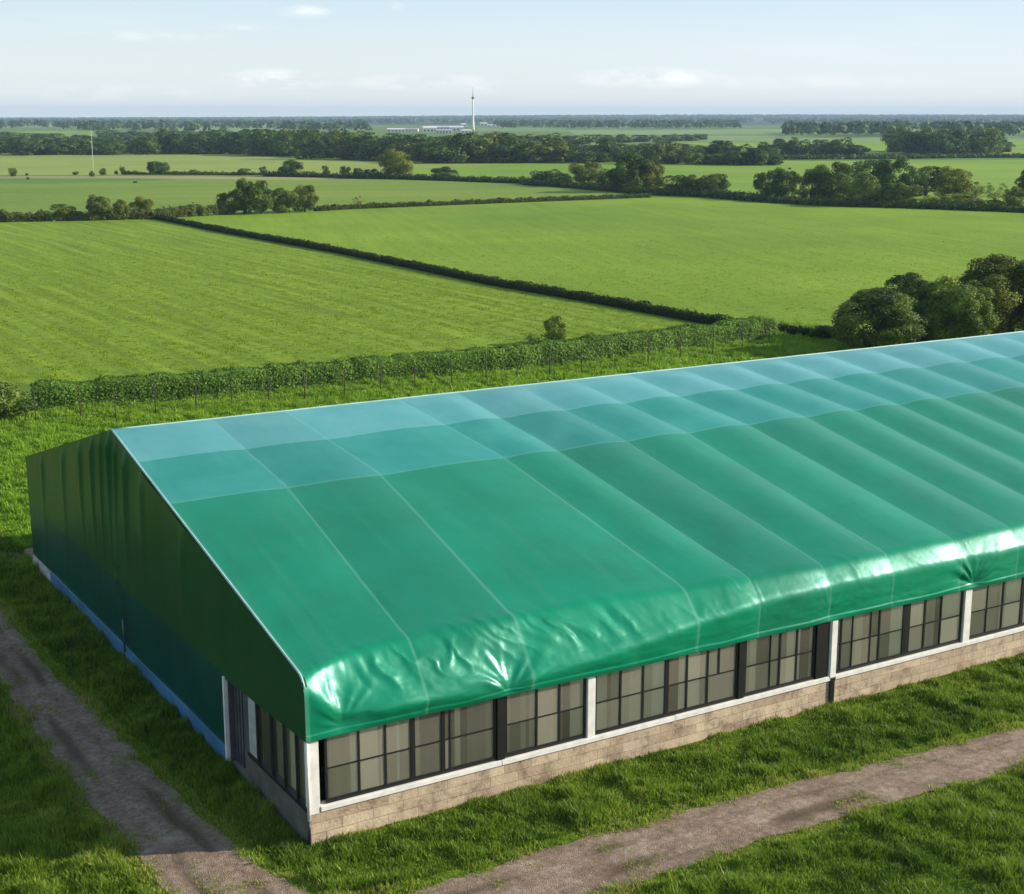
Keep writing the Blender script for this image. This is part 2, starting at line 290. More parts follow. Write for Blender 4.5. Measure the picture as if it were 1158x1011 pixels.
def gravel_mat():
    m, nt, ns, ls, o = new_mat('gravel'); p = principled(ns, Roughness=.95); p.inputs['Specular IOR Level'].default_value = .2; g = ns.new('ShaderNodeNewGeometry')
    a = ns.new('ShaderNodeAttribute'); a.attribute_name = 'rut'
    n1 = ns.new('ShaderNodeTexNoise'); n1.inputs['Scale'].default_value = .9; n1.inputs['Detail'].default_value = 8; n1.inputs['Roughness'].default_value = .7; ls.new(g.outputs['Position'], n1.inputs['Vector'])
    v = ns.new('ShaderNodeTexVoronoi'); v.inputs['Scale'].default_value = 42; ls.new(g.outputs['Position'], v.inputs['Vector'])
    n2 = ns.new('ShaderNodeTexNoise'); n2.inputs['Scale'].default_value = 6; n2.inputs['Detail'].default_value = 8; n2.inputs['Roughness'].default_value = .8; ls.new(g.outputs['Position'], n2.inputs['Vector'])
    r = ramp(ns, [(.36, (.135, .09, .060)), (.5, (.29, .21, .155)), (.62, (.46, .36, .285))]); 
    mm = ns.new('ShaderNodeMix'); mm.inputs[0].default_value = .6; ls.new(n1.outputs[0], mm.inputs[2]); ls.new(n2.outputs[0], mm.inputs[3]); ls.new(mm.outputs[0], r.inputs[0])
    r2 = ramp(ns, [(0, (.62, .60, .58)), (.5, (1, 1, 1)), (1, (1.1, 1.1, 1.1))]); ls.new(v.outputs['Color'], r2.inputs[0])
    x = ns.new('ShaderNodeMix'); x.data_type = 'RGBA'; x.blend_type = 'MULTIPLY'; x.inputs[0].default_value = .7; ls.new(r.outputs[0], x.inputs[6]); ls.new(r2.outputs[0], x.inputs[7])
    x2 = ns.new('ShaderNodeMix'); x2.data_type = 'RGBA'; ls.new(a.outputs['Fac'], x2.inputs[0]); ls.new(x.outputs[2], x2.inputs[6]); x2.inputs[7].default_value = (.10, .072, .046, 1)
    ls.new(x2.outputs[2], p.inputs['Base Color'])
    b = ns.new('ShaderNodeBump'); b.inputs['Strength'].default_value = .65; b.inputs['Distance'].default_value = .04; ad = ns.new('ShaderNodeMath'); ad.operation = 'ADD'; ls.new(v.outputs['Distance'], ad.inputs[0]); ls.new(n2.outputs[0], ad.inputs[1]); ls.new(ad.outputs[0], b.inputs['Height']); ls.new(b.outputs[0], p.inputs['Normal'])
    ls.new(p.outputs[0], o.inputs[0]); return m
M_gravel = gravel_mat()

# ------------------------------------------------------------------ setting: ground, fields, hills
M_ground = field_mat('meadow_ground', (.07, .12, .010), (.11, .18, .014), (.17, .25, .02), nscale=.12, fine=1.8)
gm = MB(); RG = 9300
gm.poly([(RG * math.cos(a), RG * math.sin(a), 0) for a in np.linspace(0, 2 * math.pi, 65)[:-1]])
tag(gm.build('ground', M_ground), kind='structure')
_lift = [0]
def field(pts, mat, name='field'):
    _lift[0] += 1; z = .012 + .008 * _lift[0]
    P = [at(*p) for p in pts]; m = MB(); m.poly([(x, y, z) for x, y in P]); o = m.build(name, mat)
    me = o.data
    if me.polygons[0].normal.z < 0: me.flip_normals()
    return tag(o, kind='structure')
NY = rad(90)
M_fA = field_mat('crop_near', (.11, .18, .008), (.165, .255, .013), (.235, .335, .02), rows=.6, row_dir=NY, row_scale=.9, nscale=.03, fine=1.2)
M_fB = field_mat('crop_right', (.12, .205, .009), (.17, .27, .013), (.225, .335, .02), rows=.22, row_dir=rad(70), row_scale=.6, nscale=.02, fine=2)
M_fC = field_mat('crop_mid', (.11, .19, .018), (.16, .24, .024), (.22, .29, .034), rows=.3, row_dir=rad(-30), row_scale=.25, nscale=.012, fine=.7)
M_fC2 = field_mat('pasture_dark', (.07, .16, .018), (.09, .195, .02), (.12, .23, .03), nscale=.012, fine=.5)
M_fD = field_mat('crop_pale', (.18, .25, .045), (.24, .30, .055), (.30, .35, .07), rows=.3, row_dir=rad(-30), row_scale=.15, nscale=.01, fine=.5)
M_fE = field_mat('crop_bright', (.14, .25, .018), (.19, .30, .022), (.24, .34, .03), nscale=.01, fine=.5)
M_fV = field_mat('stubble_verge', (.22, .22, .08), (.28, .27, .10), (.32, .30, .12), nscale=.02, fine=.5)
M_fF = field_mat('far_pasture', (.14, .24, .07), (.18, .27, .08), (.22, .30, .10), nscale=.004, fine=.05)
# everything between the near hedge and the first tree line
field([(-220, 430), (20, 436), (300, 416), (600, 392), (800, 369), (560, 322), (380, 285), (250, 262), (168, 247), (-260, 252)], M_fA)
field([(176, 246), (260, 262), (390, 285), (570, 322), (806, 365), (925, 380), (1500, 372), (1600, 262), (1158, 240), (900, 229), (735, 223), (400, 236)], M_fB)
field([(-260, 251), (168, 246), (400, 235), (735, 222), (700, 213), (600, 206), (370, 202), (-260, 204)], M_fC)
field([(-260, 208), (60, 208), (150, 205), (200, 203), (120, 202), (-260, 203.2)], M_fC2)
field([(-260, 203.2), (120, 202), (420, 204), (370, 201), (180, 199), (-260, 199)], M_fV)
field([(-260, 198.5), (200, 198.5), (370, 200), (600, 205), (640, 183), (420, 183), (250, 175), (-260, 175)], M_fD)
field([(440, 201), (600, 206), (735, 218), (900, 228), (1158, 238), (1500, 250), (1500, 177), (1158, 178.5), (960, 182), (640, 182), (560, 186), (450, 192)], M_fE)
field([(880, 181), (960, 182), (1300, 180), (1300, 174), (1158, 175), (900, 176)], M_fC2)
field([(640, 166), (760, 160.5), (1000, 161), (1300, 160), (1300, 153), (1158, 153.5), (1000, 153), (660, 154), (620, 160)], M_fF)
field([(800, 165), (880, 175), (1300, 174), (1300, 160), (1000, 161), (760, 161)], M_fE)
field([(650, 152.5), (1000, 152), (1158, 153), (1158, 147), (900, 146), (640, 146.5)], M_fF)
field([(15, 149), (70, 154.5), (106, 153.5), (106, 147.5)], M_fE)
field([(205, 158), (300, 156), (340, 145), (200, 144)], M_fF)
field([(-60, 144), (340, 144), (340, 140), (-60, 140)], M_fF)
field([(540, 148), (640, 149), (640, 145), (540, 145)], M_fF)

# rolling wooded hills on the skyline
def hills():
    azs = np.linspace(YAW - rad(36), YAW + rad(36), 420); rs = np.concatenate([np.linspace(3000, 5200, 14), np.linspace(5400, 8800, 26)])
    A, R = np.meshgrid(azs, rs, indexing='ij'); right = (YAW - A) / rad(19.1)     # -1 at the left frame edge, +1 at the right
    top = 3 + 15 / (1 + np.exp(-(right + .25) * 5)) - 3 * np.clip(right - .6, 0, 1)
    ramp_ = np.clip((R - 3000) / 4200, 0, 1) ** 1.3
    X = CAM[0] + R * np.cos(A); Y = CAM[1] + R * np.sin(A)
    Z = (top * ramp_ + 2.2 * (fbm(X / 900, Y / 900, 3) - .5) * ramp_) - .3
    V = np.stack([X, Y, Z], -1).reshape(-1, 3); n, m = A.shape
    i = (np.arange(n - 1)[:, None] * m + np.arange(m - 1)[None, :]).ravel(); F = np.stack([i, i + m, i + m + 1, i + 1], 1)
    mat = field_mat('hill_cover', (.018, .04, .016), (.028, .055, .02), (.06, .10, .03), nscale=.0016, fine=.02)
    o = link('hills', np_mesh('hills', V, F[:, ::-1], smooth=True, mat=mat)); tag(o, kind='structure')
    return X, Y, Z
HX, HY, HZ = hills()
def hill_z(az, r):
    i = np.clip(np.round((az - (YAW - rad(36))) / rad(72) * 419), 0, 419).astype(int); j = np.abs(np.concatenate([np.linspace(3000, 5200, 14), np.linspace(5400, 8800, 26)])[None, :] - np.atleast_1d(r)[:, None]).argmin(1)
    return np.where(np.atleast_1d(r) < 3000, 0, HZ[i, j])

# ------------------------------------------------------------------ foliage builders
def unit(v): return v / (np.linalg.norm(v, axis=-1, keepdims=True) + 1e-9)
def leaves(P, Nn, size, tone, r=rng):
    n = len(P); a = unit(np.cross(Nn, r.normal(size=(n, 3)))); b = unit(np.cross(Nn, a)); s = size[:, None] * (1 + .3 * r.normal(size=(n, 1)))
    s = np.clip(s, size.min() * .5, None)
    V = np.stack([P - a * s, P - b * s * .55, P + a * s, P + b * s * .55], 1).reshape(-1, 3); F = np.arange(4 * n).reshape(n, 4)
    return V, F, np.repeat(tone, 4)
def crown_mesh(name, seed, ncl, nl, ls, cz=.60, rx=.40, rz=.37, cr=(.13, .22), shell=.75, mat=None, pts=None):
    r = np.random.default_rng(seed)
    d = unit(r.normal(size=(ncl, 3))); rr = r.uniform(.25, 1, (ncl, 1)) ** .5
    C = d * rr * np.array([rx, rx, rz]) + np.array([0, 0, cz]); C[:, :2] += r.normal(size=2) * .03
    CR = r.uniform(*cr, ncl); tc_ = r.uniform(.1, .75, ncl); k = r.integers(0, ncl, nl)
    dd = unit(r.normal(size=(nl, 3)) + np.array([0, 0, .35]) + unit(C[k] - np.array([0, 0, cz])) * .7)
    P = C[k] + dd * (CR[k] * r.uniform(shell, 1.12, nl))[:, None]; P[:, 2] = np.clip(P[:, 2], .03, 1.03)
    tone = np.clip(tc_[k] + r.normal(size=nl) * .15, 0, 1)
    V, F, T = leaves(P, unit(dd + r.normal(size=(nl, 3)) * .42), np.full(nl, ls), tone, r)
    return np_mesh(name, V, F, {'tone': T}, mat=mat or M_leaf)
def trunk_mesh(name, seed, top=.55, r0=.035, limbs=5, stems=1):
    r = np.random.default_rng(seed); m = MB()
    for s_ in range(stems):
        ox, oy = (0, 0) if stems == 1 else r.normal(size=2) * .05
        pts = [(ox + r.normal() * .012 * i, oy + r.normal() * .012 * i, top * i / 4) for i in range(5)]
        m.tube(pts, [r0 * (1.25, 1, .8, .6, .35)[i] for i in range(5)], 7)
        for l in range(limbs):
            a = r.uniform(0, 6.28); z0 = r.uniform(.25, .8) * top; R = r.uniform(.18, .30); i = int(z0 / top * 4); b = pts[i]
            m.tube([b, (b[0] + math.cos(a) * R * .5, b[1] + math.sin(a) * R * .5, b[2] + .12), (b[0] + math.cos(a) * R, b[1] + math.sin(a) * R, b[2] + .27)], [r0 * .5, r0 * .33, r0 * .12], 5)
    me = bpy.data.meshes.new(name); me.from_pydata(m.v, [], m.f); me.update(); me.materials.append(M_bark); me.polygons.foreach_set('use_smooth', [True] * len(me.polygons)); return me
CR_ = {}
TR = {'tree': [trunk_mesh('trunk', 50 + i) for i in range(3)], 'bush': [trunk_mesh('stems', 60 + i, .45, .018, 4, 4) for i in range(2)]}
CR_['near'] = [crown_mesh('crown', 100 + i, 95, 52000, .0115, .47, .38, .44, (.08, .14), .68) for i in range(3)]
CR_['mid'] = [crown_mesh('crown', 200 + i, 42, 11500, .019, .48, .38, .45, (.10, .18), .7) for i in range(5)]
CR_['far'] = [crown_mesh('crown', 300 + i, 20, 2200, .040, .48, .38, .45, (.14, .25)) for i in range(5)]
CR_['bush'] = [crown_mesh('crown', 400 + i, 22, 3500, .028, .42, .36, .40, (.13, .22)) for i in range(4)]
CR_['thin'] = [crown_mesh('crown', 500 + i, 26, 1500, .020, .55, .40, .42, (.08, .15), .4) for i in range(2)]
GREEN = (.95, 1, .95); OLIVE = (1.7, 1.3, .9); DARK = (.62, .76, .74); LIGHT = (1.5, 1.5, 1.1); BROWN = (2.0, 1.2, 1.2)
_cnt = [0]
def plant(px, py, hpx, wpx, kind, label, cat='tree', group=None, tint=GREEN, loc=None, h=None, w=None, name=None):
    """one tree or shrub standing on the ground, hpx/wpx its surveyed height/width at that distance"""
    p = loc if loc else at(px, py); k = ppm(p); h = h or hpx / k; w = w or wpx / k
    _cnt[0] += 1; c = _cnt[0]; isb = kind in ('bush', 'thin') and h < 4 or kind == 'bush'
    root = empty(name or ('shrub' if cat == 'shrub' else 'broadleaf_tree'), (p[0], p[1], 0), random.uniform(0, 6.28)); root.scale = (w * 1.2, w * 1.2, h * 1.03)
    tag(root, label, cat, group)
    link('stem' if isb else 'trunk', TR['bush' if isb else 'tree'][c % (2 if isb else 3)], root)
    cr_ = link('crown', CR_[kind][c % len(CR_[kind])], root); j = random.uniform(.88, 1.12); cr_.color = (tint[0] * j, tint[1] * j, tint[2] * j * random.uniform(.9, 1.1), 1)
    return root

# near right copse, behind the ridge
plant(993, 398, 68, 100, 'near', 'round dark green tree at the left end of the clump behind the roof ridge', tint=(1.15, 1.15, 1))
plant(1078, 392, 80, 84, 'near', 'sunlit green tree in the middle front of the clump behind the roof ridge', tint=(1.45, 1.4, 1.1))
plant(1028, 384, 74, 96, 'near', 'dark tree rising behind the round one in the clump beyond the roof ridge', tint=DARK)
plant(1130, 384, 90, 112, 'near', 'tallest olive green tree of the clump, at the right edge above the roof ridge', tint=(1.35, 1.05, .8))
plant(1200, 382, 84, 90, 'near', 'olive green tree beyond the tallest tree of the clump, cut by the right edge', tint=(1.2, 1.1, .8))
plant(930, 384, 18, 28, 'bush', 'low dark bush at the hedge end beside the clump of trees', 'shrub', tint=DARK)
# bushes at the near hedge
plant(10, 474, 48, 62, 'bush', 'big round green bush at the left end of the near hedge', 'shrub', tint=(1.4, 1.35, 1))
plant(-40, 470, 40, 60, 'bush', 'green bush cut by the left edge, beyond the near hedge', 'shrub')
plant(628, 389, 30, 27, 'mid', 'small sparse bush sticking up above the near hedge', 'shrub', tint=LIGHT)
plant(606, 389, 12, 30, 'thin', 'low ragged bramble left of the sparse bush on the near hedge', 'shrub')
# left clump lines at the head of the near field
for px, py, h, w, k, lab, t in ((76, 249, 21, 36, 'bush', 'olive scrub tree, leftmost in the hedge at the head of the left field', OLIVE), (114, 249, 27, 28, 'mid', 'round tree, tallest in the hedge at the head of the left field', (1.3, 1.1, .9)),
        (138, 248, 21, 24, 'mid', 'olive bushy tree right of the tallest one in the left field hedge', OLIVE), (160, 247, 23, 26, 'mid', 'bushy tree where the dark ditch line meets the far hedge', OLIVE),
        (190, 246, 15, 28, 'thin', 'thin scrubby bush just beyond the top of the dark ditch line', LIGHT), (204, 245, 12, 22, 'thin', 'pale scrubby bush at the end of the left field hedge', BROWN),
        (258, 242, 24, 26, 'mid', 'dark tree at the left end of the dense clump above the long field', GREEN), (276, 242, 38, 34, 'mid', 'tallest tree of the dense clump above the long field', (1.05, 1, .9)),
        (296, 242, 35, 30, 'mid', 'rounded tree in the middle of the dense clump above the long field', GREEN), (320, 241, 28, 28, 'mid', 'lower tree right of the middle in the dense clump above the long field', (1.2, 1.05, .9)),
        (345, 240, 31, 30, 'mid', 'tree at the right end of the dense clump above the long field', OLIVE), (404, 236, 15, 14, 'thin', 'small brown half dead bush on the thin dark hedge line', BROWN)):
    plant(px, py, h, w, k, lab, 'shrub' if h < 24 and k != 'mid' else 'tree', tint=t)
# solitary trees and bushes along the verge at the far side of the mid field
solo = [(15, 199.5, 11, 9, 'upright dark tree, leftmost on the pale verge'), (31, 198.5, 3, 4, 'tiny bush right of the leftmost verge tree'), (86, 198, 5, 7, 'small bush just left of the white mast'),
        (104, 200, 7, 6, 'small bush standing at the foot of the white mast'), (116, 198, 9, 8, 'upright bush just right of the white mast'), (131, 197.5, 5, 5, 'small bush, second to the right of the white mast'),
        (138.5, 197.5, 11, 6, 'thin upright tree right of the white mast'), (145, 197.5, 5, 4, 'tiny bush touching the thin upright tree right of the mast'), (178, 197.5, 15, 25, 'broad dark round tree on the verge right of the mast'),
        (195, 197.5, 3, 4, 'tiny bush right of the broad dark round tree'), (219, 197.5, 7, 9, 'pointed bush midway along the pale verge'), (241, 197.5, 2.5, 5, 'very low bush midway along the pale verge'),
        (275, 198.5, 9, 15, 'double bush on the verge above the dense clump'), (297, 197.5, 10, 8.5, 'small round tree between the double bush and the large round tree'), (329, 199.5, 18, 26, 'large round dark tree on the verge above the dense clump'),
        (316, 198.5, 5, 7, 'low bush at the left foot of the large round verge tree'), (369, 199.5, 14, 9, 'ragged upright tree on the hedge right of the large round tree'), (391, 200, 12, 12, 'dark bush, first left in the row beside the big golden tree'),
        (405, 201, 11, 12, 'dark bush, second in the row beside the big golden tree'), (419, 201.5, 10, 18, 'dark bush touching the left foot of the big golden tree'), (474, 202, 6, 15, 'low dark bush at the right foot of the big golden tree'),
        (503, 203.5, 14, 28, 'wide dome shaped bush right of the big golden tree'), (537, 204.5, 5, 7, 'small bush right of the wide dome shaped bush'), (553.5, 204.5, 4, 4, 'tiny bush between two small bushes right of the dome shaped bush'),
        (566, 205.5, 7, 11, 'small round bush, third right of the dome shaped bush'), (589, 206.5, 8, 10, 'pointed small bush left of the large dark tree row'), (893, 192, 3, 4, 'tiny lone bush out in the bright field above the right hand trees'),
        (31.5, 203, 3, 4, 'tiny bush in the field below the leftmost verge tree'), (153, 207, 2.5, 5, 'tiny dark bush in the dark pasture strip on the left')]
for px, py, h, w, lab in solo: plant(px, py, h, w, 'bush' if w < 12 or h < 10 else 'mid', lab, 'shrub' if h < 9 else 'tree', tint=DARK if w > 10 else GREEN)
plant(450, 202, 31, 40, 'mid', 'big golden green round tree at the edge of the bright field', tint=(1.75, 1.35, .8))
# the tree row that runs to the right edge
row = [(618, 209, 20, 32, 'bush', 'dark bushy tree at the left start of the big tree row', DARK), (636, 210, 16, 26, 'bush', 'low dark tree second from the left in the big tree row', DARK), (661, 211, 28, 36, 'mid', 'golden green tree third from the left in the big tree row', (1.5, 1.2, .8)),
       (690, 215, 24, 30, 'mid', 'dark tree left of the tallest tree in the left half of the big row', DARK), (712, 217, 42, 48, 'mid', 'tallest dark tree in the left half of the big tree row', DARK), (734, 217, 34, 30, 'mid', 'brownish green tree right against the tallest dark tree of the row', (1.7, 1.15, .85)),
       (760, 220, 25, 40, 'bush', 'wide dark tree right of the brownish one in the tree row', DARK), (782, 221, 23, 28, 'mid', 'bushy tree at the right end of the left half of the row', (1.1, 1.05, .9)), (808, 221.5, 25, 34, 'mid', 'lone rounded tree in the gap between both halves of the row', GREEN),
       (866, 225, 30, 30, 'mid', 'dark tree left of a twin one, starting the right half of the row', DARK), (885, 226, 34, 34, 'mid', 'dark twin tree, second in the right half of the row', DARK), (917, 228, 34, 30, 'mid', 'dark tree left of the greener tall tree in the row', DARK),
       (940, 228, 44, 46, 'mid', 'tall green tree with a broad top in the right half of the row', GREEN), (984, 224, 44, 48, 'mid', 'tall dark tree behind the pale round tree in the row', DARK), (1008, 225, 44, 44, 'mid', 'tall dark tree, right one of the pair behind the pale round tree', DARK),
       (978, 233, 36, 40, 'mid', 'pale green round tree in front of two tall dark trees', (1.35, 1.3, 1)), (1003, 234, 25, 24, 'mid', 'small tree between the pale round tree and the light bushy one', GREEN), (1022, 234, 27, 38, 'mid', 'light green bushy tree right of the pale round tree', (1.5, 1.3, .95)),
       (1047, 222, 34, 40, 'mid', 'round green tree between the dark pair and the olive tree', GREEN), (1080, 226, 35, 42, 'mid', 'olive tree with an open crown in the right part of the row', OLIVE), (1100, 224, 20, 34, 'thin', 'thin olive scrub tree right of the open olive tree', OLIVE),
       (1126, 228, 22, 30, 'thin', 'scrubby tree left of the right edge, behind the pale upright bush', LIGHT), (1147, 237, 26, 26, 'mid', 'pale upright bush near the right edge at the front of the row', (1.5, 1.35, 1)), (1162, 222, 30, 26, 'mid', 'dark tree cut by the right edge at the end of the row', DARK),
       (1060, 234, 15, 30, 'bush', 'low yellowish bush at the front of the row below the round green tree', (1.9, 1.5, .8)), (1090, 235, 17, 44, 'bush', 'low wide bush at the front of the row below the olive tree', OLIVE), (1118, 236, 12, 30, 'bush', 'low bush between the wide bush and the pale upright bush', LIGHT),
       (1185, 236, 34, 40, 'mid', 'tree just past the right edge at the end of the row', GREEN)]
for px, py, h, w, k, lab, t in row: plant(px, py, h, w, k, lab, tint=t)
# belt woodland: each tree of the long belts stands on its own
LMK = [(-10, 'left edge'), (106, 'white mast'), (178, 'broad dark verge tree'), (258, 'dense clump'), (329, 'large round verge tree'), (450, 'big golden tree'), (535, 'tower'), (661, 'golden row tree'), (712, 'tallest row tree'), (808, 'lone rounded tree'), (885, 'dark twin trees'), (940, 'broad topped green tree'), (996, 'two tall dark trees'), (1047, 'round green row tree'), (1080, 'open olive tree'), (1150, 'right edge')]
ORD = ['nearest', 'second', 'third', 'fourth', 'fifth', 'sixth', 'seventh', 'eighth', 'ninth', 'tenth', 'eleventh', 'twelfth', 'thirteenth', 'fourteenth', 'fifteenth', 'sixteenth', 'seventeenth', 'eighteenth', 'nineteenth', 'twentieth'] + ['far'] * 30
def belt(pts, n, hr, wr, depth, label, group, tints, kind='far', seed=1):
    r = random.Random(seed); xs = [p[0] for p in pts]; ys = [p[1] for p in pts]
    XS = [xs[0] + (xs[-1] - xs[0]) * (i + r.uniform(.1, .9)) / n for i in range(n)]
    near = [min(LMK, key=lambda l: abs(l[0] - x)) for x in XS]
    for i in range(n):
        x = XS[i]; lm = near[i]; side = 'left' if x < lm[0] else 'right'; rank = sorted([abs(a - lm[0]) for a, b in zip(XS, near) if b is lm and (a < lm[0]) == (x < lm[0])]).index(abs(x - lm[0])); y = float(np.interp(x, xs, ys)); b = at(x, y); k0 = ppm(b); d = r.random() ** 1.3 * depth
        v = np.array(b) - CAM[:2]; v = v / np.linalg.norm(v); p = (b[0] + v[0] * d, b[1] + v[1] * d)
        h = r.uniform(*hr) * 1.1 / k0; w = r.uniform(*wr) * 1.38 / k0
        plant(0, 0, 0, 0, kind, f'{label}, {ORD[rank]} {side} of the {lm[1]}', group=group, tint=r.choice(tints), loc=p, h=h, w=w)
T1 = [(.6, .75, .78), (.85, .92, .88), (.68, .82, .85), (1.1, 1.05, .85), (.6, .72, .75)]  # darker blue tinge of distance painted into the crown tints
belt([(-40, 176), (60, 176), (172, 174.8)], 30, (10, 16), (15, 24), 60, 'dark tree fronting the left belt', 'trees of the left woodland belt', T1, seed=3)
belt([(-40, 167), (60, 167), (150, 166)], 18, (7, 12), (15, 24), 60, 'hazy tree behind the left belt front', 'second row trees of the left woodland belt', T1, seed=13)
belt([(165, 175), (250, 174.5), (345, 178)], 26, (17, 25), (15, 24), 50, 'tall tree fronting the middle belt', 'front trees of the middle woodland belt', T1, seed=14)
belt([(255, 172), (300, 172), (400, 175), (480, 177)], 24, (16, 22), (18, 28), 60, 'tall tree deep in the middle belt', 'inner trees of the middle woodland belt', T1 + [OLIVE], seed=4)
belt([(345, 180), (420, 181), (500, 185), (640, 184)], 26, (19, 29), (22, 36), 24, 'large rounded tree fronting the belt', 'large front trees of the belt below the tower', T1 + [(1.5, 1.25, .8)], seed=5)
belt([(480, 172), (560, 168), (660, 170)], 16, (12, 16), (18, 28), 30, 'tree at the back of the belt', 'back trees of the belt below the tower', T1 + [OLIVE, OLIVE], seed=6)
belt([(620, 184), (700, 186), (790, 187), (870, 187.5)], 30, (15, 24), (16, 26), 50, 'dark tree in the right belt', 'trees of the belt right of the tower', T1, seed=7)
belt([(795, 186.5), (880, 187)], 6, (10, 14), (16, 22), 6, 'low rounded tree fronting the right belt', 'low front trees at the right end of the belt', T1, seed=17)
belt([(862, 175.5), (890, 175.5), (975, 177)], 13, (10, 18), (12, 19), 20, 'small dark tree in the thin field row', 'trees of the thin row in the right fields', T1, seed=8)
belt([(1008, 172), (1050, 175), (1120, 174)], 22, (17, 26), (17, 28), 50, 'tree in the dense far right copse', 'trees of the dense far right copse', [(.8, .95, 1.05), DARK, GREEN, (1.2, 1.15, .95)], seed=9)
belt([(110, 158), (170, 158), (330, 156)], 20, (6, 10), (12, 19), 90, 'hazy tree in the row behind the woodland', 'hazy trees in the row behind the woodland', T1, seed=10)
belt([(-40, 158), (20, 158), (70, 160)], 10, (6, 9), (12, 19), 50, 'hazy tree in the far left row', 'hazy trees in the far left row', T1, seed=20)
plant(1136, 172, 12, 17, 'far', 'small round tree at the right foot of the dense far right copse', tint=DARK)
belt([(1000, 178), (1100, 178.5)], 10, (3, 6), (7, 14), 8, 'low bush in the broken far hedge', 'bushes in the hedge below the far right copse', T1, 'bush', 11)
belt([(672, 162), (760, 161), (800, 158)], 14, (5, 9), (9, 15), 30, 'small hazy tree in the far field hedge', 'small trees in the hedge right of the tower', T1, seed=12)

# hedges: one continuous clipped mass of leaves each
def hedge(P, h, w, nl, ls, label, mat=M_hedge, tone=(.1, .8), name='hedge', color=(1, 1, 1), rough=.25, seed=0):
    r = np.random.default_rng(900 + seed); P = np.array(P, float); seg = np.diff(P, axis=0); L = np.linalg.norm(seg, axis=1); cum = np.concatenate([[0], np.cumsum(L)])
    u_ = r.uniform(0, cum[-1], nl); i = np.clip(np.searchsorted(cum, u_) - 1, 0, len(L) - 1); f = (u_ - cum[i]) / L[i]; c = P[i] + seg[i] * f[:, None]; t = seg[i] / L[i][:, None]; nrm = np.stack([t[:, 1], -t[:, 0]], 1)
    hh = h * (1 + rough * 2 * (fbm(u_ / (h * 1.6), u_ * 0, seed) - .5) + rough * .9 * (vnoise(u_ / (h * .35), u_ * 0, seed + 5) - .5)); ww = w * (1 + rough * 1.4 * (vnoise(u_ / (h * .8), u_ * 0 + 7, seed) - .5))
    ang = r.uniform(0, 1, nl); a = (ang - .5) * math.pi * 1.25      # over the top from side to side
    sx = np.sign(np.sin(a)) * np.abs(np.sin(a)) ** .5; sz = np.where(np.abs(a) < math.pi / 2, np.abs(np.cos(a)) ** .5, 0)
    low = r.random(nl) < .5; side = np.where(r.random(nl) < .5, 1., -1.)
    ox = np.where(low, side * .5 * ww * r.uniform(.85, 1.1, nl), sx * .5 * ww); z = np.where(low, r.uniform(0.02, .75, nl) * hh, hh * (.62 + .38 * sz) * r.uniform(.93, 1.06, nl))
    Q = np.stack([c[:, 0] + nrm[:, 0] * ox, c[:, 1] + nrm[:, 1] * ox, z], 1); Q += r.normal(size=Q.shape) * ls * .6
    no = unit(np.stack([nrm[:, 0] * ox / ww, nrm[:, 1] * ox / ww, (z / hh) ** 2 * .7], 1) * 2 + r.normal(size=(nl, 3)) * .6)
    tn = np.clip(r.uniform(*tone, nl) * (.5 + vnoise(u_ / (h * .5), z / (h * .4), seed + 9)), 0, 1); V, F, T = leaves(Q, no, np.full(nl, ls), tn, r)
    # branchy core so light does not pass straight through
    m = MB()
    for k in range(len(L)):
        n_ = np.array([seg[k][1], -seg[k][0]]) / L[k] * w * .33; a0, b0 = P[k], P[k + 1]
        q = [(a0[0] - n_[0], a0[1] - n_[1]), (b0[0] - n_[0], b0[1] - n_[1]), (b0[0] + n_[0], b0[1] + n_[1]), (a0[0] + n_[0], a0[1] + n_[1])]
        b = len(m.v); m.v += [(x, y, zz) for zz in (0, h * .72) for x, y in q]; m.f += [tuple(b + j for j in s) for s in ((4, 5, 6, 7), (0, 1, 5, 4), (1, 2, 6, 5), (2, 3, 7, 6), (3, 0, 4, 7))]
    nv = len(V); V = np.concatenate([V, np.array(m.v)]); F = np.concatenate([F, np.array(m.f) + nv]); T = np.concatenate([T, np.full(len(m.v), .15)])
    o = link(name, np_mesh(name, V, F, {'tone': T}, mat=mat)); o.color = (*color, 1); return tag(o, label, 'hedge')
A2 = lambda L: [at(*p) for p in L]
hedge(A2([(38, 462), (130, 456), (255, 446), (345, 437), (500, 423), (600, 414), (700, 402), (790, 390), (868, 380)]), 1.38, 1.7, 170000, .062, 'long leafy hedge running behind the wire fence beyond the roof', rough=.14, seed=1, color=(1.05, 1.3, .75))
hedge(A2([(174, 247), (250, 262.5), (385, 286.5), (560, 323), (700, 347), (800, 366), (870, 376), (935, 384)]), .7, .8, 60000, .085, 'low dark hedge line crossing diagonally between the two big fields', color=(.22, .25, .2), rough=.3, seed=2)
hedge(A2([(-60, 252), (0, 251), (80, 249.5), (168, 247.5), (260, 242)]), 1.3, 2.2, 15000, .19, 'rough olive hedge at the head of the left field', color=(.75, .65, .5), rough=.5, seed=3)
hedge(A2([(356, 239), (400, 236.5), (560, 230), (735, 223.5)]), .75, 1.0, 14000, .14, 'thin dark hedge line between the dense clump and the tree row', color=(.45, .45, .4), rough=.4, seed=4)
hedge(A2([(300, 199.5), (370, 201), (440, 202.5), (520, 205), (600, 208), (640, 212)]), 1.1, 2.0, 9000, .26, 'low dark hedge below the verge trees and the dome shaped bush', color=(.4, .45, .4), rough=.5, seed=5)
hedge(A2([(596, 209), (650, 212.5), (720, 219), (800, 222.5), (860, 228), (930, 232.5), (1050, 236), (1158, 240), (1300, 246)]), 1.2, 3.5, 20000, .24, 'dark hedge along the foot of the big tree row', color=(.42, .48, .42), rough=.4, seed=6)
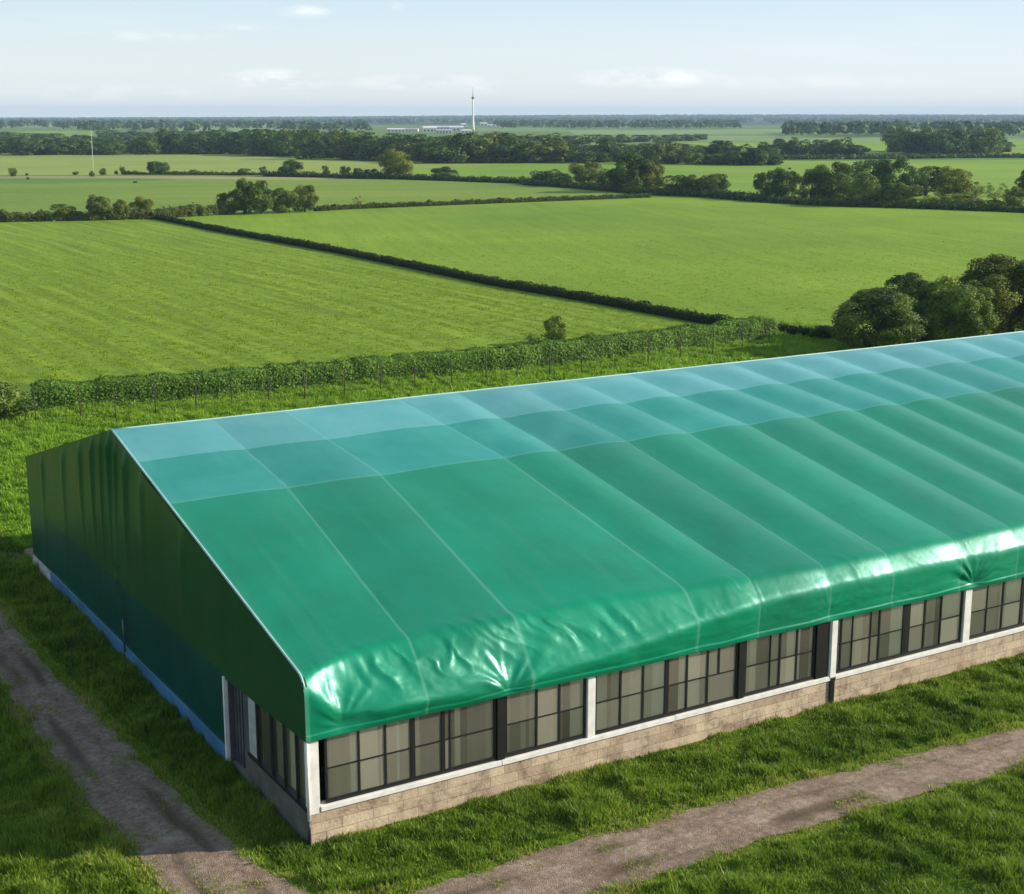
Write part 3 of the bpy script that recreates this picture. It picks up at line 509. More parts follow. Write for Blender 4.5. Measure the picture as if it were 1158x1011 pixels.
hedge(A2([(140, 197.6), (200, 197.8), (300, 198.5)]), .6, 1.6, 3000, .26, 'very low broken hedge on the verge right of the mast', color=(.5, .5, .4), rough=.8, seed=7)
hedge(A2([(860, 180.6), (960, 180.3), (1100, 178.8), (1300, 178)]), 1.3, 4, 7000, .5, 'thin hedge line below the far right copse', color=(.4, .5, .45), rough=.4, seed=8)
# far woods that read as one mass
def wood(name, n, az_px, rr, hr, label, on_hill=False, seed=0, thresh=0., wsc=1.):
    r = np.random.default_rng(seed); a0 = YAW - np.arctan((az_px[0] - 579) / FPX); a1 = YAW - np.arctan((az_px[1] - 579) / FPX)
    az = r.uniform(min(a0, a1), max(a0, a1), n); R = r.uniform(*rr, n)
    if thresh: k = fbm(az * 60, R / 260, seed + 40) > thresh; az = az[k]; R = R[k]; n = len(az)
    X = CAM[0] + R * np.cos(az); Y = CAM[1] + R * np.sin(az); Z = hill_z(az, R) if on_hill else np.zeros(n)
    h = r.uniform(*hr, n); w = h * r.uniform(.55, .95, n) * wsc
    nb = 26; d = unit(r.normal(size=(n, nb, 3))); d[..., 2] = np.abs(d[..., 2]) * 1.0 - .15
    P = np.stack([X, Y, Z + h * .45], 1)[:, None, :] + d * np.stack([w * .5, w * .5, h * .55], 1)[:, None, :] * r.uniform(.8, 1.1, (n, nb, 1))
    size = np.repeat(h * .2, nb); tone = np.clip(np.repeat(r.uniform(.1, .7, n), nb) + r.normal(size=n * nb) * .1, 0, 1)
    V, F, T = leaves(P.reshape(-1, 3), unit(d.reshape(-1, 3) + r.normal(size=(n * nb, 3)) * .3), size, tone, r)
    o = link(name, np_mesh(name, V, F, {'tone': T}, mat=M_leaf)); o.color = (.55, .68, .72, 1); return tag(o, label, 'woodland', kind='stuff')  # bluish object colour puts some distance haze into the leaves
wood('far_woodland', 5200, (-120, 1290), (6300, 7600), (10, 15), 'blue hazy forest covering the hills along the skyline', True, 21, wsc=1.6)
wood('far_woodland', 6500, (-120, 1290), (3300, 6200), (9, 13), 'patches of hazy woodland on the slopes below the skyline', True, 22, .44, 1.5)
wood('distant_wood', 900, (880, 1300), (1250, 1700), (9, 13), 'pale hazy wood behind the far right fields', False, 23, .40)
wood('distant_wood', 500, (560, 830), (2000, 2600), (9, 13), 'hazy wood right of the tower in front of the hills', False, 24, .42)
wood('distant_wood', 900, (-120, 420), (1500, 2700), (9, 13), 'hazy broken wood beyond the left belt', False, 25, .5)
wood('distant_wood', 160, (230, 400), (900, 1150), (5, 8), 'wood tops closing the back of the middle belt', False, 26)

# ------------------------------------------------------------------ mast, tower, distant buildings
p = at(106, 199); k = ppm(p); root = empty('mast', (p[0], p[1], 0)); tag(root, 'thin white mast standing alone in the pale field at the left', 'mast')
MB().tube([(0, 0, 0), (0, 0, 6), (0, 0, 50 / k)], [.07, .055, .04], 8).build('pole', M_white, root, True)
MB().box(-.4, .4, -.4, .4, 0, .5).build('base', M_conc, root, bevel=.03)
p = at(535, 147.6); k = ppm(p); root = empty('tower', (p[0], p[1], 0)); tag(root, 'tall slender white tower with a round pod near its top, on the skyline', 'tower')
M_tw = simple('tower_concrete', (.82, .78, .70), .6, var=.06, scale=.2)
U = 1 / k
MB().tube([(0, 0, 0), (0, 0, 5 * U), (0, 0, 12 * U), (0, 0, 24 * U), (0, 0, 38 * U)], [2.1 * U, 1.5 * U, 1.1 * U, .8 * U, .65 * U], 16).build('shaft', M_tw, root, True)
MB().tube([(0, 0, 34.4 * U), (0, 0, 35.2 * U), (0, 0, 36.6 * U), (0, 0, 37.6 * U)], [.8 * U, 1.6 * U, 1.7 * U, .7 * U], 16).build('pod', M_conc, root, True)
MB().tube([(0, 0, 37.4 * U), (0, 0, 42 * U), (0, 0, 48 * U)], [.4 * U, .25 * U, .12 * U], 8).build('antenna', M_conc, root, True)
M_bw = simple('pale_cladding', (.74, .70, .68), .6, var=.06, scale=.3); M_rf = simple('roof_grey', (.42, .38, .38), .6, var=.1, scale=.3); M_dkw = simple('dark_openings', (.05, .055, .065), .3, var=.1)
def far_building(px, py, wpx, hpx, dpx, label, roofc=None, gable=True, name='warehouse', wall=None):
    p = at(px, py); U = 1 / ppm(p); root = empty(name, (p[0], p[1], 0), YAW - rad(90) + random.uniform(-.25, .25)); tag(root, label, 'building', 'pale buildings of the distant works')
    w, h, d = wpx * U / 2, hpx * U, dpx * U / 2; MB().box(-w, w, -d, d, 0, h * .75).build('wall', wall or M_bw, root)
    m = MB(); e = w * 1.02
    z0, z1 = h * .75, h if gable else h * .8
    m.v += [(-e, -d * 1.04, z0), (e, -d * 1.04, z0), (e, 0, z1), (-e, 0, z1), (-e, d * 1.04, z0), (e, d * 1.04, z0)]; m.f += [(0, 1, 2, 3), (3, 2, 5, 4), (0, 3, 4), (1, 5, 2), (0, 4, 5, 1)]
    m.build('roof', roofc or M_rf, root)
    n = max(2, int(wpx / 3.5)); 
    for i in range(n): x = -w + (i + .5) * 2 * w / n; MB().box(x - w / n * .5, x + w / n * .5, -d - .25, -d + .1, h * .18, h * .5).build('window', M_dkw, root)
fb = [(448, 149.5, 20, 4.5, 9, 'low pale works building, leftmost left of the tower', M_bw), (466, 148.5, 14, 3.5, 9, 'small pale shed second from the left of the works'), (486, 149.8, 16, 7, 8, 'taller white works building left of the tower', M_bw),
      (502, 151, 18, 5, 8, 'pale works shed with dark openings in front of the taller one'), (516, 148.5, 16, 6, 8, 'white works hall between the taller building and the tower', M_bw), (527, 150.5, 12, 4, 7, 'low pale shed just left of the tower foot', M_bw),
      (497, 146.5, 26, 4, 10, 'long pale hall at the back of the works', M_bw), (524, 143, 6, 3.5, 5, 'small white building behind the tower, left of it', M_bw), (547, 142.5, 8, 4, 5, 'small white building just right of the tower', M_bw), (556, 143.5, 10, 2.6, 5, 'low white building right of the tower, second of three', M_bw),
      (568, 143.8, 7, 3, 5, 'small white building right of the tower, farthest from it', M_bw), (605, 158, 6, 5, 5, 'small pale building showing between the belt trees right of the tower')]
for f in fb: far_building(*f[:6], roofc=f[6] if len(f) > 6 else None)
far_building(955, 142.2, 118, 2.4, 8, 'very long low white shed on the slope in front of the right hand hills', M_bw, name='long_shed')

# ------------------------------------------------------------------ the barn
ZB, ZF, ZR, YR, WB, LEN = 2.535, 3.986, 7.076, 13.83, 24.88, 48.0
barn = empty('barn', (0, 0, 0)); tag(barn, 'long low barn covered with a glossy green sheeted roof over a stone base', 'barn')
def roof_front():
    X = np.concatenate([[-.07], np.arange(0, 27, .045), np.arange(27, LEN + .01, .12)]); nX = len(X)
    xr = [0, 3.0, 5.4, 9.3, 11.47, 13.86, 16.1, 18.4, 20.8, 23.1, 25.4, 27.7, 30.2, 32.7, 35.1, 37.5, 39.9, 42.3, 44.7, 47.1, 49.5]
    xl = [0, 3.36, 6.22, 10.36, 12.27, 14.86, 17.34, 19.85, 22.4, 24.7, 26.8, 29.0, 31.4, 33.8, 36.2, 38.6, 41, 43.4, 45.8, 48.2, 50.6]
    xb = [0, 2.91, 5.78, 10.8, 12.83, 15.35, 17.7, 20.4, 22.8, 25.2, 27.6, 30, 32.4, 34.8, 37.2, 39.6, 42, 44.4, 46.8, 49.2, 51.6]
    xr, xl, xb = map(np.array, (xr, xl, xb)); xr_ = xr.astype(float)
    # section controls along X
    kx = [0, .4, .8, 1.6, 2.6, 3.8, 5.14, 6.4, 8.0, 10, 12.6, 15, 18, 21, 24, 27, 60]
    y0 = np.interp(X, kx, [.10, .3, .45, .65, .75, .75, .7, .75, .72, .55, .36, .28, .26, .28, .30, .28, .28])
    z1 = np.interp(X, kx, [3.78, 3.3, 2.98, 3.0, 2.95, 2.88, 2.76, 2.9, 3.05, 3.27, 3.50, 3.56, 3.55, 3.52, 3.50, 3.52, 3.52])
    b = np.interp(X, kx, [.06, .12, .10, .24, .28, .24, .12, .22, .24, .22, .15, .13, .13, .12, .14, .13, .13])
    g = np.exp(-np.linspace(-2.5, 2.5, 19) ** 2 / 2); g /= g.sum()
    sm = lambda a: np.convolve(np.pad(a, 9, 'edge'), g, 'valid')
    y0, z1, b = sm(y0), sm(z1), sm(b)
    nr, nb, nf = 110, 90, 60
    T = np.concatenate([np.linspace(0, 1, nr, endpoint=False), 1 + np.linspace(0, 1, nb, endpoint=False), 2 + np.linspace(0, 1, nf)])
    hem = ZB + .03 * (vnoise(X * 1.3, X * 0, 5) - .5)
    Px = np.zeros((nX, len(T))); Y = np.zeros_like(Px); Z = np.zeros_like(Px)
    for i in range(nX):
        yy0 = y0[i]; zz0 = ZF + (ZR - ZF) * yy0 / YR; cy = [YR, yy0, -b[i], -.09]; cz = [ZR, zz0, z1[i], hem[i]]
        Y[i] = np.interp(T, [0, 1, 2, 3], cy); Z[i] = np.interp(T, [0, 1, 2, 3], cz)
    # bulging belly and rounded folds: resample belly+flap by arc length and smooth
    s0 = nr - 14; n2 = len(T) - s0
    for i in range(nX):
        yy, zz = Y[i, s0:].copy(), Z[i, s0:].copy(); d = np.concatenate([[0], np.cumsum(np.hypot(np.diff(yy), np.diff(zz)))]); tot = d[-1]
        u_ = np.linspace(0, tot, 240); yu, zu = np.interp(u_, d, yy), np.interp(u_, d, zz)
        sg = .105 / (tot / 239); kk = np.arange(-int(3 * sg), int(3 * sg) + 1); gg = np.exp(-kk ** 2 / (2 * sg * sg)); gg /= gg.sum(); q = len(kk) // 2
        def sm2(a): 
            lo = a[0] - (a[1] - a[0]) * np.arange(q, 0, -1); hi = a[-1] + (a[-1] - a[-2]) * np.arange(1, q + 1); return np.convolve(np.concatenate([lo, a, hi]), gg, 'valid')
        yu, zu = sm2(yu), sm2(zu); us = np.concatenate([np.linspace(0, tot, n2)]); Y[i, s0:] = np.interp(us, u_, yu); Z[i, s0:] = np.interp(us, u_, zu)
    XX = np.repeat(X[:, None], len(T), 1)
    slope = np.clip(Y / YR, 0, 1)
    phase = np.zeros_like(XX)
    for j in range(len(T)):
        t = slope[nX // 2, j]
        S = np.interp(t, [0, .06, .64, 1], [0, 0, 1, 2]); a = xb + (xl - xb) * min(S, 1) if S <= 1 else xl + (xr_ - xl) * (S - 1)
        if t >= .64: a = xl + (xr_ - xl) * (t - .64) / .36
        elif t > .06: a = xb + (xl - xb) * (t - .06) / .58
        else: a = xb
        phase[:, j] = np.interp(X, a, np.arange(len(a)))
    # arc position measured up from the hem
    dY = np.diff(Y, axis=1); dZ = np.diff(Z, axis=1); arc = np.concatenate([np.zeros((nX, 1)), np.cumsum(np.hypot(dY, dZ), 1)], 1); up = arc[:, -1:] - arc
    # normals of the section (pointing out)
    ty = np.gradient(Y, axis=1); tz = np.gradient(Z, axis=1); l = np.hypot(ty, tz) + 1e-9; ny, nz = tz / l, -ty / l
    flip = np.where(nz.mean() < 0, -1, 1); ny, nz = ny * flip, nz * flip
    fr = phase - np.floor(phase)
    pill = np.sin(np.pi * fr ** 1.35); rgt = np.clip((XX - 4) / 14, 0, 1)
    D = (.04 + .055 * rgt) * pill * np.clip(slope * 4 + .35, 0, 1) * np.clip((1 - slope) * 14 + .12, 0, 1)
    D -= .006 * np.exp(-((slope - .64) / .01) ** 2)
    rows = np.interp(slope, [0, .64, .835, 1], [0, 1, 2, 3]); D += .008 * np.sin(np.pi * (rows % 1)) * np.clip((slope - .04) / .3, 0, 1)
    D += .05 * (fbm(XX / 2.6, up / 4.0, 11) - .5) * np.clip(up / 2, 0, 1)
    # gathers running down into the eave
    env = np.exp(-((up - 1.35) / .55) ** 2) * (.35 + .65 * np.clip((9.5 - XX) / 3, 0, 1)) * (.4 + fbm(XX / 1.5, up * 0, 12))
    wv = fbm(XX * 1.35 + .7 * up + 1.2 * fbm(XX, up, 14), up * .45, 13, 3); D += .066 * np.where(XX > 13, .45, 1) * env * (1 - np.abs(2 * wv - 1) * 2.2)
    env2 = np.clip(1.3 - up, 0, 1) * np.clip(up * 3, 0, 1); D += .035 * env2 * (fbm(XX * .8 + up * 1.2, up * 2.2 - XX * .5, 15) - .5) * 2
    # tie points: folds radiate from them
    for (xp, upz, A, rad_, sd_) in ((.80, .22, .055, 1.2, 1), (5.14, .08, .085, 1.6, 2), (15.4, .15, .03, .8, 4), (21.0, .14, .09, 1.2, 5), (26.2, .14, .09, 1.2, 6), (31, .14, .09, 1.2, 7), (36.5, .14, .09, 1.2, 9)):
        dx = XX - xp; du = up - upz; r_ = np.hypot(dx, du) + 1e-4; th = np.arctan2(dx, du)
        rr_ = random.Random(sd_); fo = 0 * th
        for q_ in range(9):
            t0 = math.radians(-84 + 168 * (q_ + rr_.uniform(.15, .85)) / 9); wd = rr_.uniform(.07, .17); fo = fo + rr_.uniform(.4, 1.) * rr_.choice((1, 1, -.6)) * np.exp(-((th - t0 - .12 * np.sin(r_ * 2 + q_)) / wd) ** 2) * np.exp(-(r_ / (rad_ * rr_.uniform(.5, 1.1))) ** 2)
        D += A * .8 * fo * np.clip(r_ / .6, 0, 1) * (du > -.3); D -= A * .5 * np.exp(-(r_ / .25) ** 2)
    D *= np.clip(up / .12, .15, 1); edge = np.clip(XX / .5, 0, 1); D *= edge * .85 + .15
    D[:, 0] *= .3
    # hem band
    D += .022 * ((up > .0) & (up < .16))
    Yd = Y + ny * D; Zd = Z + nz * D
    V = np.stack([XX, Yd, Zd], -1).reshape(-1, 3); m = len(T); i = (np.arange(nX - 1)[:, None] * m + np.arange(m - 1)[None, :]).ravel(); F = np.stack([i, i + m, i + m + 1, i + 1], 1)
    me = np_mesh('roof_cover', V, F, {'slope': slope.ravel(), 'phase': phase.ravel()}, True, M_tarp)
    if me.polygons[m * 20 + 10].normal.z < 0: me.flip_normals()
    link('roof_cover', me, barn)
    return X, Yd, Zd
RX, RY, RZ = roof_front()
# ridge roll, rake edging, back slope
M_ridge = simple('edge_rope', (.34, .52, .50), .5, var=.15, scale=2)
MB().tube([(x, RY[np.abs(RX - x).argmin(), 0] + .02, RZ[np.abs(RX - x).argmin(), 0] + .0) for x in np.arange(0, LEN + .1, .6)], .03, 8).build('ridge_roll', M_ridge, barn, True)
kk = list(range(0, RY.shape[1] - 60, 6)); MB().tube([(-.045, RY[0, j], RZ[0, j] + .01) for j in kk], .028, 8).build('rake_trim', M_ridge, barn, True)
ZK = 4.07
m = MB(); jj = list(range(0, RY.shape[1] - 66, 4)) + [RY.shape[1] - 64]
ya = [(WB + .08, ZK + .02), (YR + 2, ZR - (ZR - ZK) * 2 / (WB - YR) + .01), (YR, ZR + .01)] + [(RY[0, j], RZ[0, j] - .005) for j in jj]
for (a, b_), (c, d) in zip(ya[:-1], ya[1:]): m.poly([(-.085, a, b_), (-.085, c, d), (-.075, c, d - .16), (-.075, a, b_ - .16)]); m.poly([(-.085, a, b_), (.03, a, b_), (.03, c, d), (-.085, c, d)])
m.build('rake_flap', M_gable, barn)
def back_slope():
    Xg, Tg = np.meshgrid(np.arange(-.04, LEN + .01, .3), np.linspace(0, 1, 40), indexing='ij')
    Y = YR + (WB - YR + .1) * Tg; Z = ZR - (ZR - ZK) * Tg + .05 * np.abs(np.sin(Xg * math.pi / 2.4)) * np.sin(np.pi * Tg)
    V = np.stack([Xg, Y, Z], -1).reshape(-1, 3); n, m = Xg.shape; i = (np.arange(n - 1)[:, None] * m + np.arange(m - 1)[None, :]).ravel(); F = np.stack([i, i + m, i + m + 1, i + 1], 1)
    link('back_roof_cover', np_mesh('back_roof_cover', V, F, {'slope': np.full(V.shape[0], .3), 'phase': V[:, 0] / 2.4 + .5}, True, M_tarp), barn)
back_slope()
def gable():
    ys = np.concatenate([np.arange(-.07, 5.12, .06), np.arange(5.15, WB + .12, .06)]); m = 90; Y = np.repeat(ys[:, None], m, 1); t = np.linspace(0, 1, m)[None, :]
    top = np.where(Y < YR, np.interp(Y, RY[0][::-1][60:], RZ[0][::-1][60:]), ZR - (ZR - ZK) * (Y - YR) / (WB - YR)) - .01
    top = np.where(Y < .02, 3.93, top)
    bot = np.where(Y < 5.1, 2.53 - .045 * Y, .33 + .02 * np.sin(Y * 1.3)); Z = bot + (top - bot) * t
    fold = vnoise(Y * .8 + .12 * Z, Z * .12, 31); e = .35 + .65 * np.exp(-((Y - 14) / 4) ** 2); up = np.clip((Z - .5) / 4, 0, 1)
    X = -.06 - .12 * up * e * fold - .05 * (fbm(Y / 3, Z / 2, 33) - .5)
    for yc, wc, ac in ((10.9, .22, .10), (12.4, .15, .14), (13.3, .11, .12), (13.95, .13, .16), (14.8, .12, .10), (15.7, .14, .13), (17.2, .2, .1), (19.6, .22, .08), (22.5, .2, .07), (7.6, .25, .06)):
        X = X - ac * np.exp(-((Y - yc - .12 * (top - Z)) / wc) ** 2) * np.exp(-((top - Z) / 2.6) ** 2) * np.clip((top - Z) * 2 + .1, 0, 1)
    d = np.hypot((Y - 13.9), (Z - 2.6)); th = np.arctan2(Y - 13.9, Z - 2.6); X -= .022 * np.sin(th * 3 + 1) * np.exp(-(d / 1.3) ** 2) * np.clip(d / .3, 0, 1)
    X = np.where(t > .97, np.minimum(X, -.04), X); X = np.minimum(X, -.03)
    V = np.stack([X, Y, Z], -1).reshape(-1, 3); n = len(ys); i = (np.arange(n - 1)[:, None] * m + np.arange(m - 1)[None, :]).ravel(); F = np.stack([i, i + 1, i + m + 1, i + m], 1)
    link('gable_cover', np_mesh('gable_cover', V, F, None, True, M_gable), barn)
gable()
MB().poly([(LEN + .03, -.05, .1), (LEN + .03, WB, .1), (LEN + .03, WB, ZK), (LEN + .03, YR, ZR - .02), (LEN + .03, 0, ZF - .02)]).build('end_wall', M_gable, barn)
MB().box(0, LEN, WB - .02, WB + .06, .3, ZK - .02).build('back_wall', M_gable, barn)
MB().box(0, LEN, .9, WB - .1, .03, .1).build('floor_slab', M_conc, barn)
# lower end wall behind the sheeting, blue skirting, footing
MB().box(-.10, -.02, 5.15, 22.4, .0, .47).build('skirting_strip', M_blue, barn, bevel=.01)
MB().box(-.095, -.015, 22.42, WB + .05, .0, .45).build('footing', simple('pale_footing', (.42, .40, .38), .8, var=.3, scale=5), barn, bevel=.01)
MB().box(.0, .2, 5.15, WB, 0, 3.2).build('end_framing', M_conc, barn)
# long stone base wall
MB().box(.02, LEN, 0, .3, -.1, .769).build('stone_wall', M_block, barn)
# sill with slightly uneven lengths
for i, (a, b_) in enumerate(((.26, 4.98), (4.985, 10.2), (10.205, 15.6), (15.75, 20.9), (20.905, 26.2), (26.205, 32), (32.005, 37.6), (37.605, LEN - .1))):
    MB().box(a, b_, -.045 - .004 * (i % 2), .24, .772, .90 + .004 * (i % 3)).build('sill', M_white, barn, bevel=.012)
# corner and intermediate posts
MB().box(-.005, .25, -.02, .2, .74, ZB + .15).build('corner_post', M_white, barn, bevel=.01)
MB().tube([(-.035, -.035, .62), (-.035, -.035, ZB + .1)], .035, 10).build('corner_pipe', M_white, barn, True)
MB().tube([(-.035, -.03, 0), (-.035, -.03, .62)], .03, 10).build('corner_pipe', M_black, barn, True)
for a, b_ in ((7.47, 7.70), (15.51, 15.71), (20.78, 21.06), (26.3, 26.55), (31.9, 32.15), (37.5, 37.75)): MB().box(a, b_, -.03, .18, .86, ZB + .12).build('pillar', M_white, barn, bevel=.01)
for a, b_ in ((4.88, 5.09), (12.30, 12.50), (15.03, 15.48), (29, 29.2), (34.6, 34.8)): MB().box(a, b_, -.012, .18, .903, ZB + .12).build('dark_post', M_black, barn, bevel=.008)
MB().box(15.56, 15.73, -.06, .01, 0, .86).build('downpipe', M_black, barn, bevel=.02)
MB().box(15.53, 15.74, -.062, .0, .862, ZB).build('pipe_casing', M_white, barn, bevel=.01)
def curtain(x0, x1, parent, axis='x', off=.088, seed=0, z0=.92, z1=2.6):
    r = np.random.default_rng(seed); n = max(8, int((x1 - x0) / .03)); u_ = np.linspace(x0, x1, n); nst = max(2, int((x1 - x0) / .28)); e = np.sort(r.uniform(x0, x1, nst)); tn = r.choice([.0, .3, .45, .6, .8, 1.], nst + 1); tone = tn[np.searchsorted(e, u_)]
    wv = off + .004 * np.sin(u_ * 22 + 3 * vnoise(u_ * 3, u_ * 0, seed)); V = []; zz = np.linspace(z0, z1, 4)
    for z in zz: V.append(np.stack([u_, wv, np.full(n, z)] if axis == 'x' else [wv, u_, np.full(n, z)], 1))
    V = np.concatenate(V); i = (np.arange(3)[:, None] * n + np.arange(n - 1)[None, :]).ravel(); F = np.stack([i, i + 1, i + n + 1, i + n], 1); link('curtain', np_mesh('curtain', V, F, {'tone': np.tile(tone, 4)}, True, M_curt), parent)
def window(x0, x1, mull, uppers=(), seed=0):
    """mull: (centre, half width)"""
    zb, zt, zm = .905, ZB + .1, 1.74; m = MB(); y0, y1 = .03, .078
    m.box(x0, x1, y0, y1, zb, zb + .10); m.box(x0, x1, y0, y1, zt - .12, zt); m.box(x0, x0 + .055, y0 + .002, y1, zb + .10, zt - .12); m.box(x1 - .055, x1, y0 + .002, y1, zb + .10, zt - .12)
    xs = [x0 + .055]
    for c, hw in mull: m.box(c - hw, c + hw, y0 + .004, y1 - .003, zb + .10, zt - .12); xs += [c - hw, c + hw]
    xs.append(x1 - .055)
    for a, b_ in zip(xs[::2], xs[1::2]): m.box(a, b_, y0 + .012, y1 - .01, zm - .017, zm + .017)
    for c in uppers: m.box(c - .025, c + .025, y0 + .008, y1 - .006, zm + .017, zt - .12)
    w = m.build('window', M_black, barn); g = None
    cs = [x0 + .03] + [c for c, _ in mull] + [x1 - .03]; rp = np.random.default_rng(seed + 77); V, T = [], []
    for a, b_ in zip(cs[:-1], cs[1:]):
        for za, zc in ((zb + .05, zm), (zm, zt - .03)):
            q = rp.uniform(-.004, .004, 4); V += [(a, .055 + q[0], za), (b_, .055 + q[1], za), (b_, .055 + q[2], zc), (a, .055 + q[0] + q[2] - q[1], zc)]; T += [rp.uniform(0, 1) ** 1.5] * 4
    link('pane', np_mesh('pane', np.array(V), np.arange(len(V)).reshape(-1, 4), {'dust': T}, mat=M_glass), w)
    curtain(x0 + .02, x1 - .02, w, seed=seed)
T_, t_, f_ = .06, .024, .013
window(.42, 4.86, [(1.26, t_), (1.93, t_), (2.63, T_), (3.43, .05), (3.62, f_)], seed=1)
window(5.12, 7.45, [(6.02, t_), (6.68, t_)], seed=2)
window(7.72, 12.28, [(8.51, t_), (9.21, t_), (9.96, T_), (10.61, t_), (11.29, t_)], (11.66,), seed=3)
window(12.53, 15.0, [(13.42, f_), (13.76, t_), (14.36, t_)], seed=4)
window(15.80, 18.41, [(15.97, t_), (16.40, f_), (17.09, f_), (17.43, t_)], seed=5)
window(18.42, 20.75, [(18.52, .10), (19.21, t_), (19.88, t_)], seed=6)
window(21.08, 26.28, [(21.81, f_), (22.49, t_), (23.36, T_), (24.1, t_), (24.9, t_), (25.6, t_)], seed=7)
window(26.6, 31.85, [(27.4, t_), (28.2, t_), (29.1, T_), (30, t_), (30.9, t_)], seed=8)
window(32.2, 37.45, [(33, t_), (33.8, t_), (34.7, T_), (35.6, t_), (36.5, t_)], seed=9)
window(37.8, 47.8, [(39, t_), (40.2, t_), (41.4, T_), (42.6, t_), (43.8, t_), (45, t_), (46.4, t_)], seed=10)
# gable corner: low wall, windows, door recess
MB().box(-.02, .018, .0, 3.9, -.1, .80).build('corner_wall', simple('dark_concrete', (.10, .092, .078), .9, var=.3, scale=2.5, bump=.4), barn, bevel=.006)  # darker grey-brown concrete, mottled at random
m = MB(); m.box(-.06, .10, .0, 3.62, .803, .875); m.box(-.0, .08, .0, .08, .876, 2.6)
for y, hw in ((.70, .03), (1.42, .03), (2.18, .06), (3.08, .05)): m.box(-.005, .08, y - hw, y + hw, .876, 2.6)
w = m.build('window', M_black, barn); MB().poly([(.03, 3.1, .87), (.03, .05, .87), (.03, .05, 2.6), (.03, 3.1, 2.6)]).build('pane', M_glass, w)
curtain(.08, 3.05, w, 'y', .12, 20, .88, 2.55)
MB().box(-.012, .08, 3.14, 3.60, .88, 2.5).build('pillar', simple('weathered_panel', (.40, .38, .36), .7, var=.2, scale=4), barn, bevel=.01)
MB().box(.0, .9, 3.62, 3.86, 0, 2.5).build('door_jamb', M_metal, barn)
m = MB()
for i in range(12): y = 3.9 + i * .1; m.box(.16 - .035 * (i % 2), .22, y, y + .1, .02, 2.5)
m.build('corrugated_door', M_metal, barn)
MB().box(-.10, .02, 5.02, 5.12, 0, 2.36).build('door_trim', M_white, barn, bevel=.008)
MB().box(.0, .2, 4.98, 5.02, 0, 2.4).build('door_jamb', M_metal, barn)
MB().tube([(-.14, 13.5, .34), (-.14, 13.5, 1.35)], .03, 8).build('vent_pipe', M_metal, barn, True)

# ------------------------------------------------------------------ gravel tracks
def inter(v, a, b): return np.interp(v, a, b)
t1y = [-40, -6, -1.9, -.5, 2, 5.2, 9.1, 14.7, 20.4, 26, 60]; t1xl = [-6, -4.2, -3.5, -3.40, -3.48, -3.70, -3.73, -3.70, -3.9, -4.3, -7]; t1xr = [-2.6, -1.0, -.95, -1.3, -1.58, -1.81, -2.0, -2.25, -2.27, -2.7, -5]
t2x = [-3.5, 1, 4, 8.8, 14.3, 19, 40, 90]; t2yu = [-1.6, -3.05, -2.9, -3.08, -3.4, -3.85, -6.4, -14]; t2yl = [-6.0, -5.3, -5.2, -5.1, -5.3, -5.65, -8.2, -16]
def track1(n=500, m=26):
    y = np.linspace(-30, 60, n); xl = inter(y, t1y, t1xl) + .13 * (fbm(y * 1.9, y * 0, 51) - .5) * 2; xr = inter(y, t1y, t1xr) + .13 * (fbm(y * 1.9, y * 0, 52) - .5) * 2; s = np.linspace(0, 1, m)[None, :]
    X = xl[:, None] + (xr - xl)[:, None] * s; Y = np.repeat(y[:, None], m, 1); return X, Y, s
def track2(n=700, m=26):
    x = np.linspace(-3.2, 90, n); a = inter(x, t2x, t2yl) + .14 * (fbm(x * 1.6, x * 0, 53) - .5) * 2; b = inter(x, t2x, t2yu) + .14 * (fbm(x * 1.6, x * 0, 54) - .5) * 2; s = np.linspace(0, 1, m)[None, :]
    Y = a[:, None] + (b - a)[:, None] * s; X = np.repeat(x[:, None], m, 1); return X, Y, s
for (X, Y, s), z0, flip in ((track1(), .012, 0), (track2(), .020, 1)):
    S = np.repeat(s, X.shape[0], 0); ru = np.exp(-((S - .3) / .09) ** 2) + np.exp(-((S - .72) / .09) ** 2); Z = z0 + .03 * (fbm(X * 1.2, Y * 1.2, 55) - .5) * np.sin(np.pi * S) + .03 * np.sin(np.pi * S) - .03 * ru + .012
    rut = np.clip((fbm(X * (.35 if flip else 2.2), Y * (2.2 if flip else .35), 56) - .44) * 4, 0, .8) * np.clip(ru + .25, 0, 1)
    V = np.stack([X, Y, Z], -1).reshape(-1, 3); n, m_ = X.shape; i = (np.arange(n - 1)[:, None] * m_ + np.arange(m_ - 1)[None, :]).ravel(); F = np.stack([i, i + m_, i + m_ + 1, i + 1], 1)
    me = np_mesh('gravel_track', V, F, {'rut': rut.ravel()}, True, M_gravel)
    if me.polygons[5].normal.z < 0: me.flip_normals()
    tag(link('gravel_track', me), kind='structure')
bp = [(-30, 25.9), (-3, 26.0), (8, 26.0), (8, 27.0), (-3, 27.2), (-30, 27.6)]
mb = MB(); mb.poly([(x, y, .03) for x, y in bp]); tag(mb.build('worn_path', M_gravel), kind='structure')

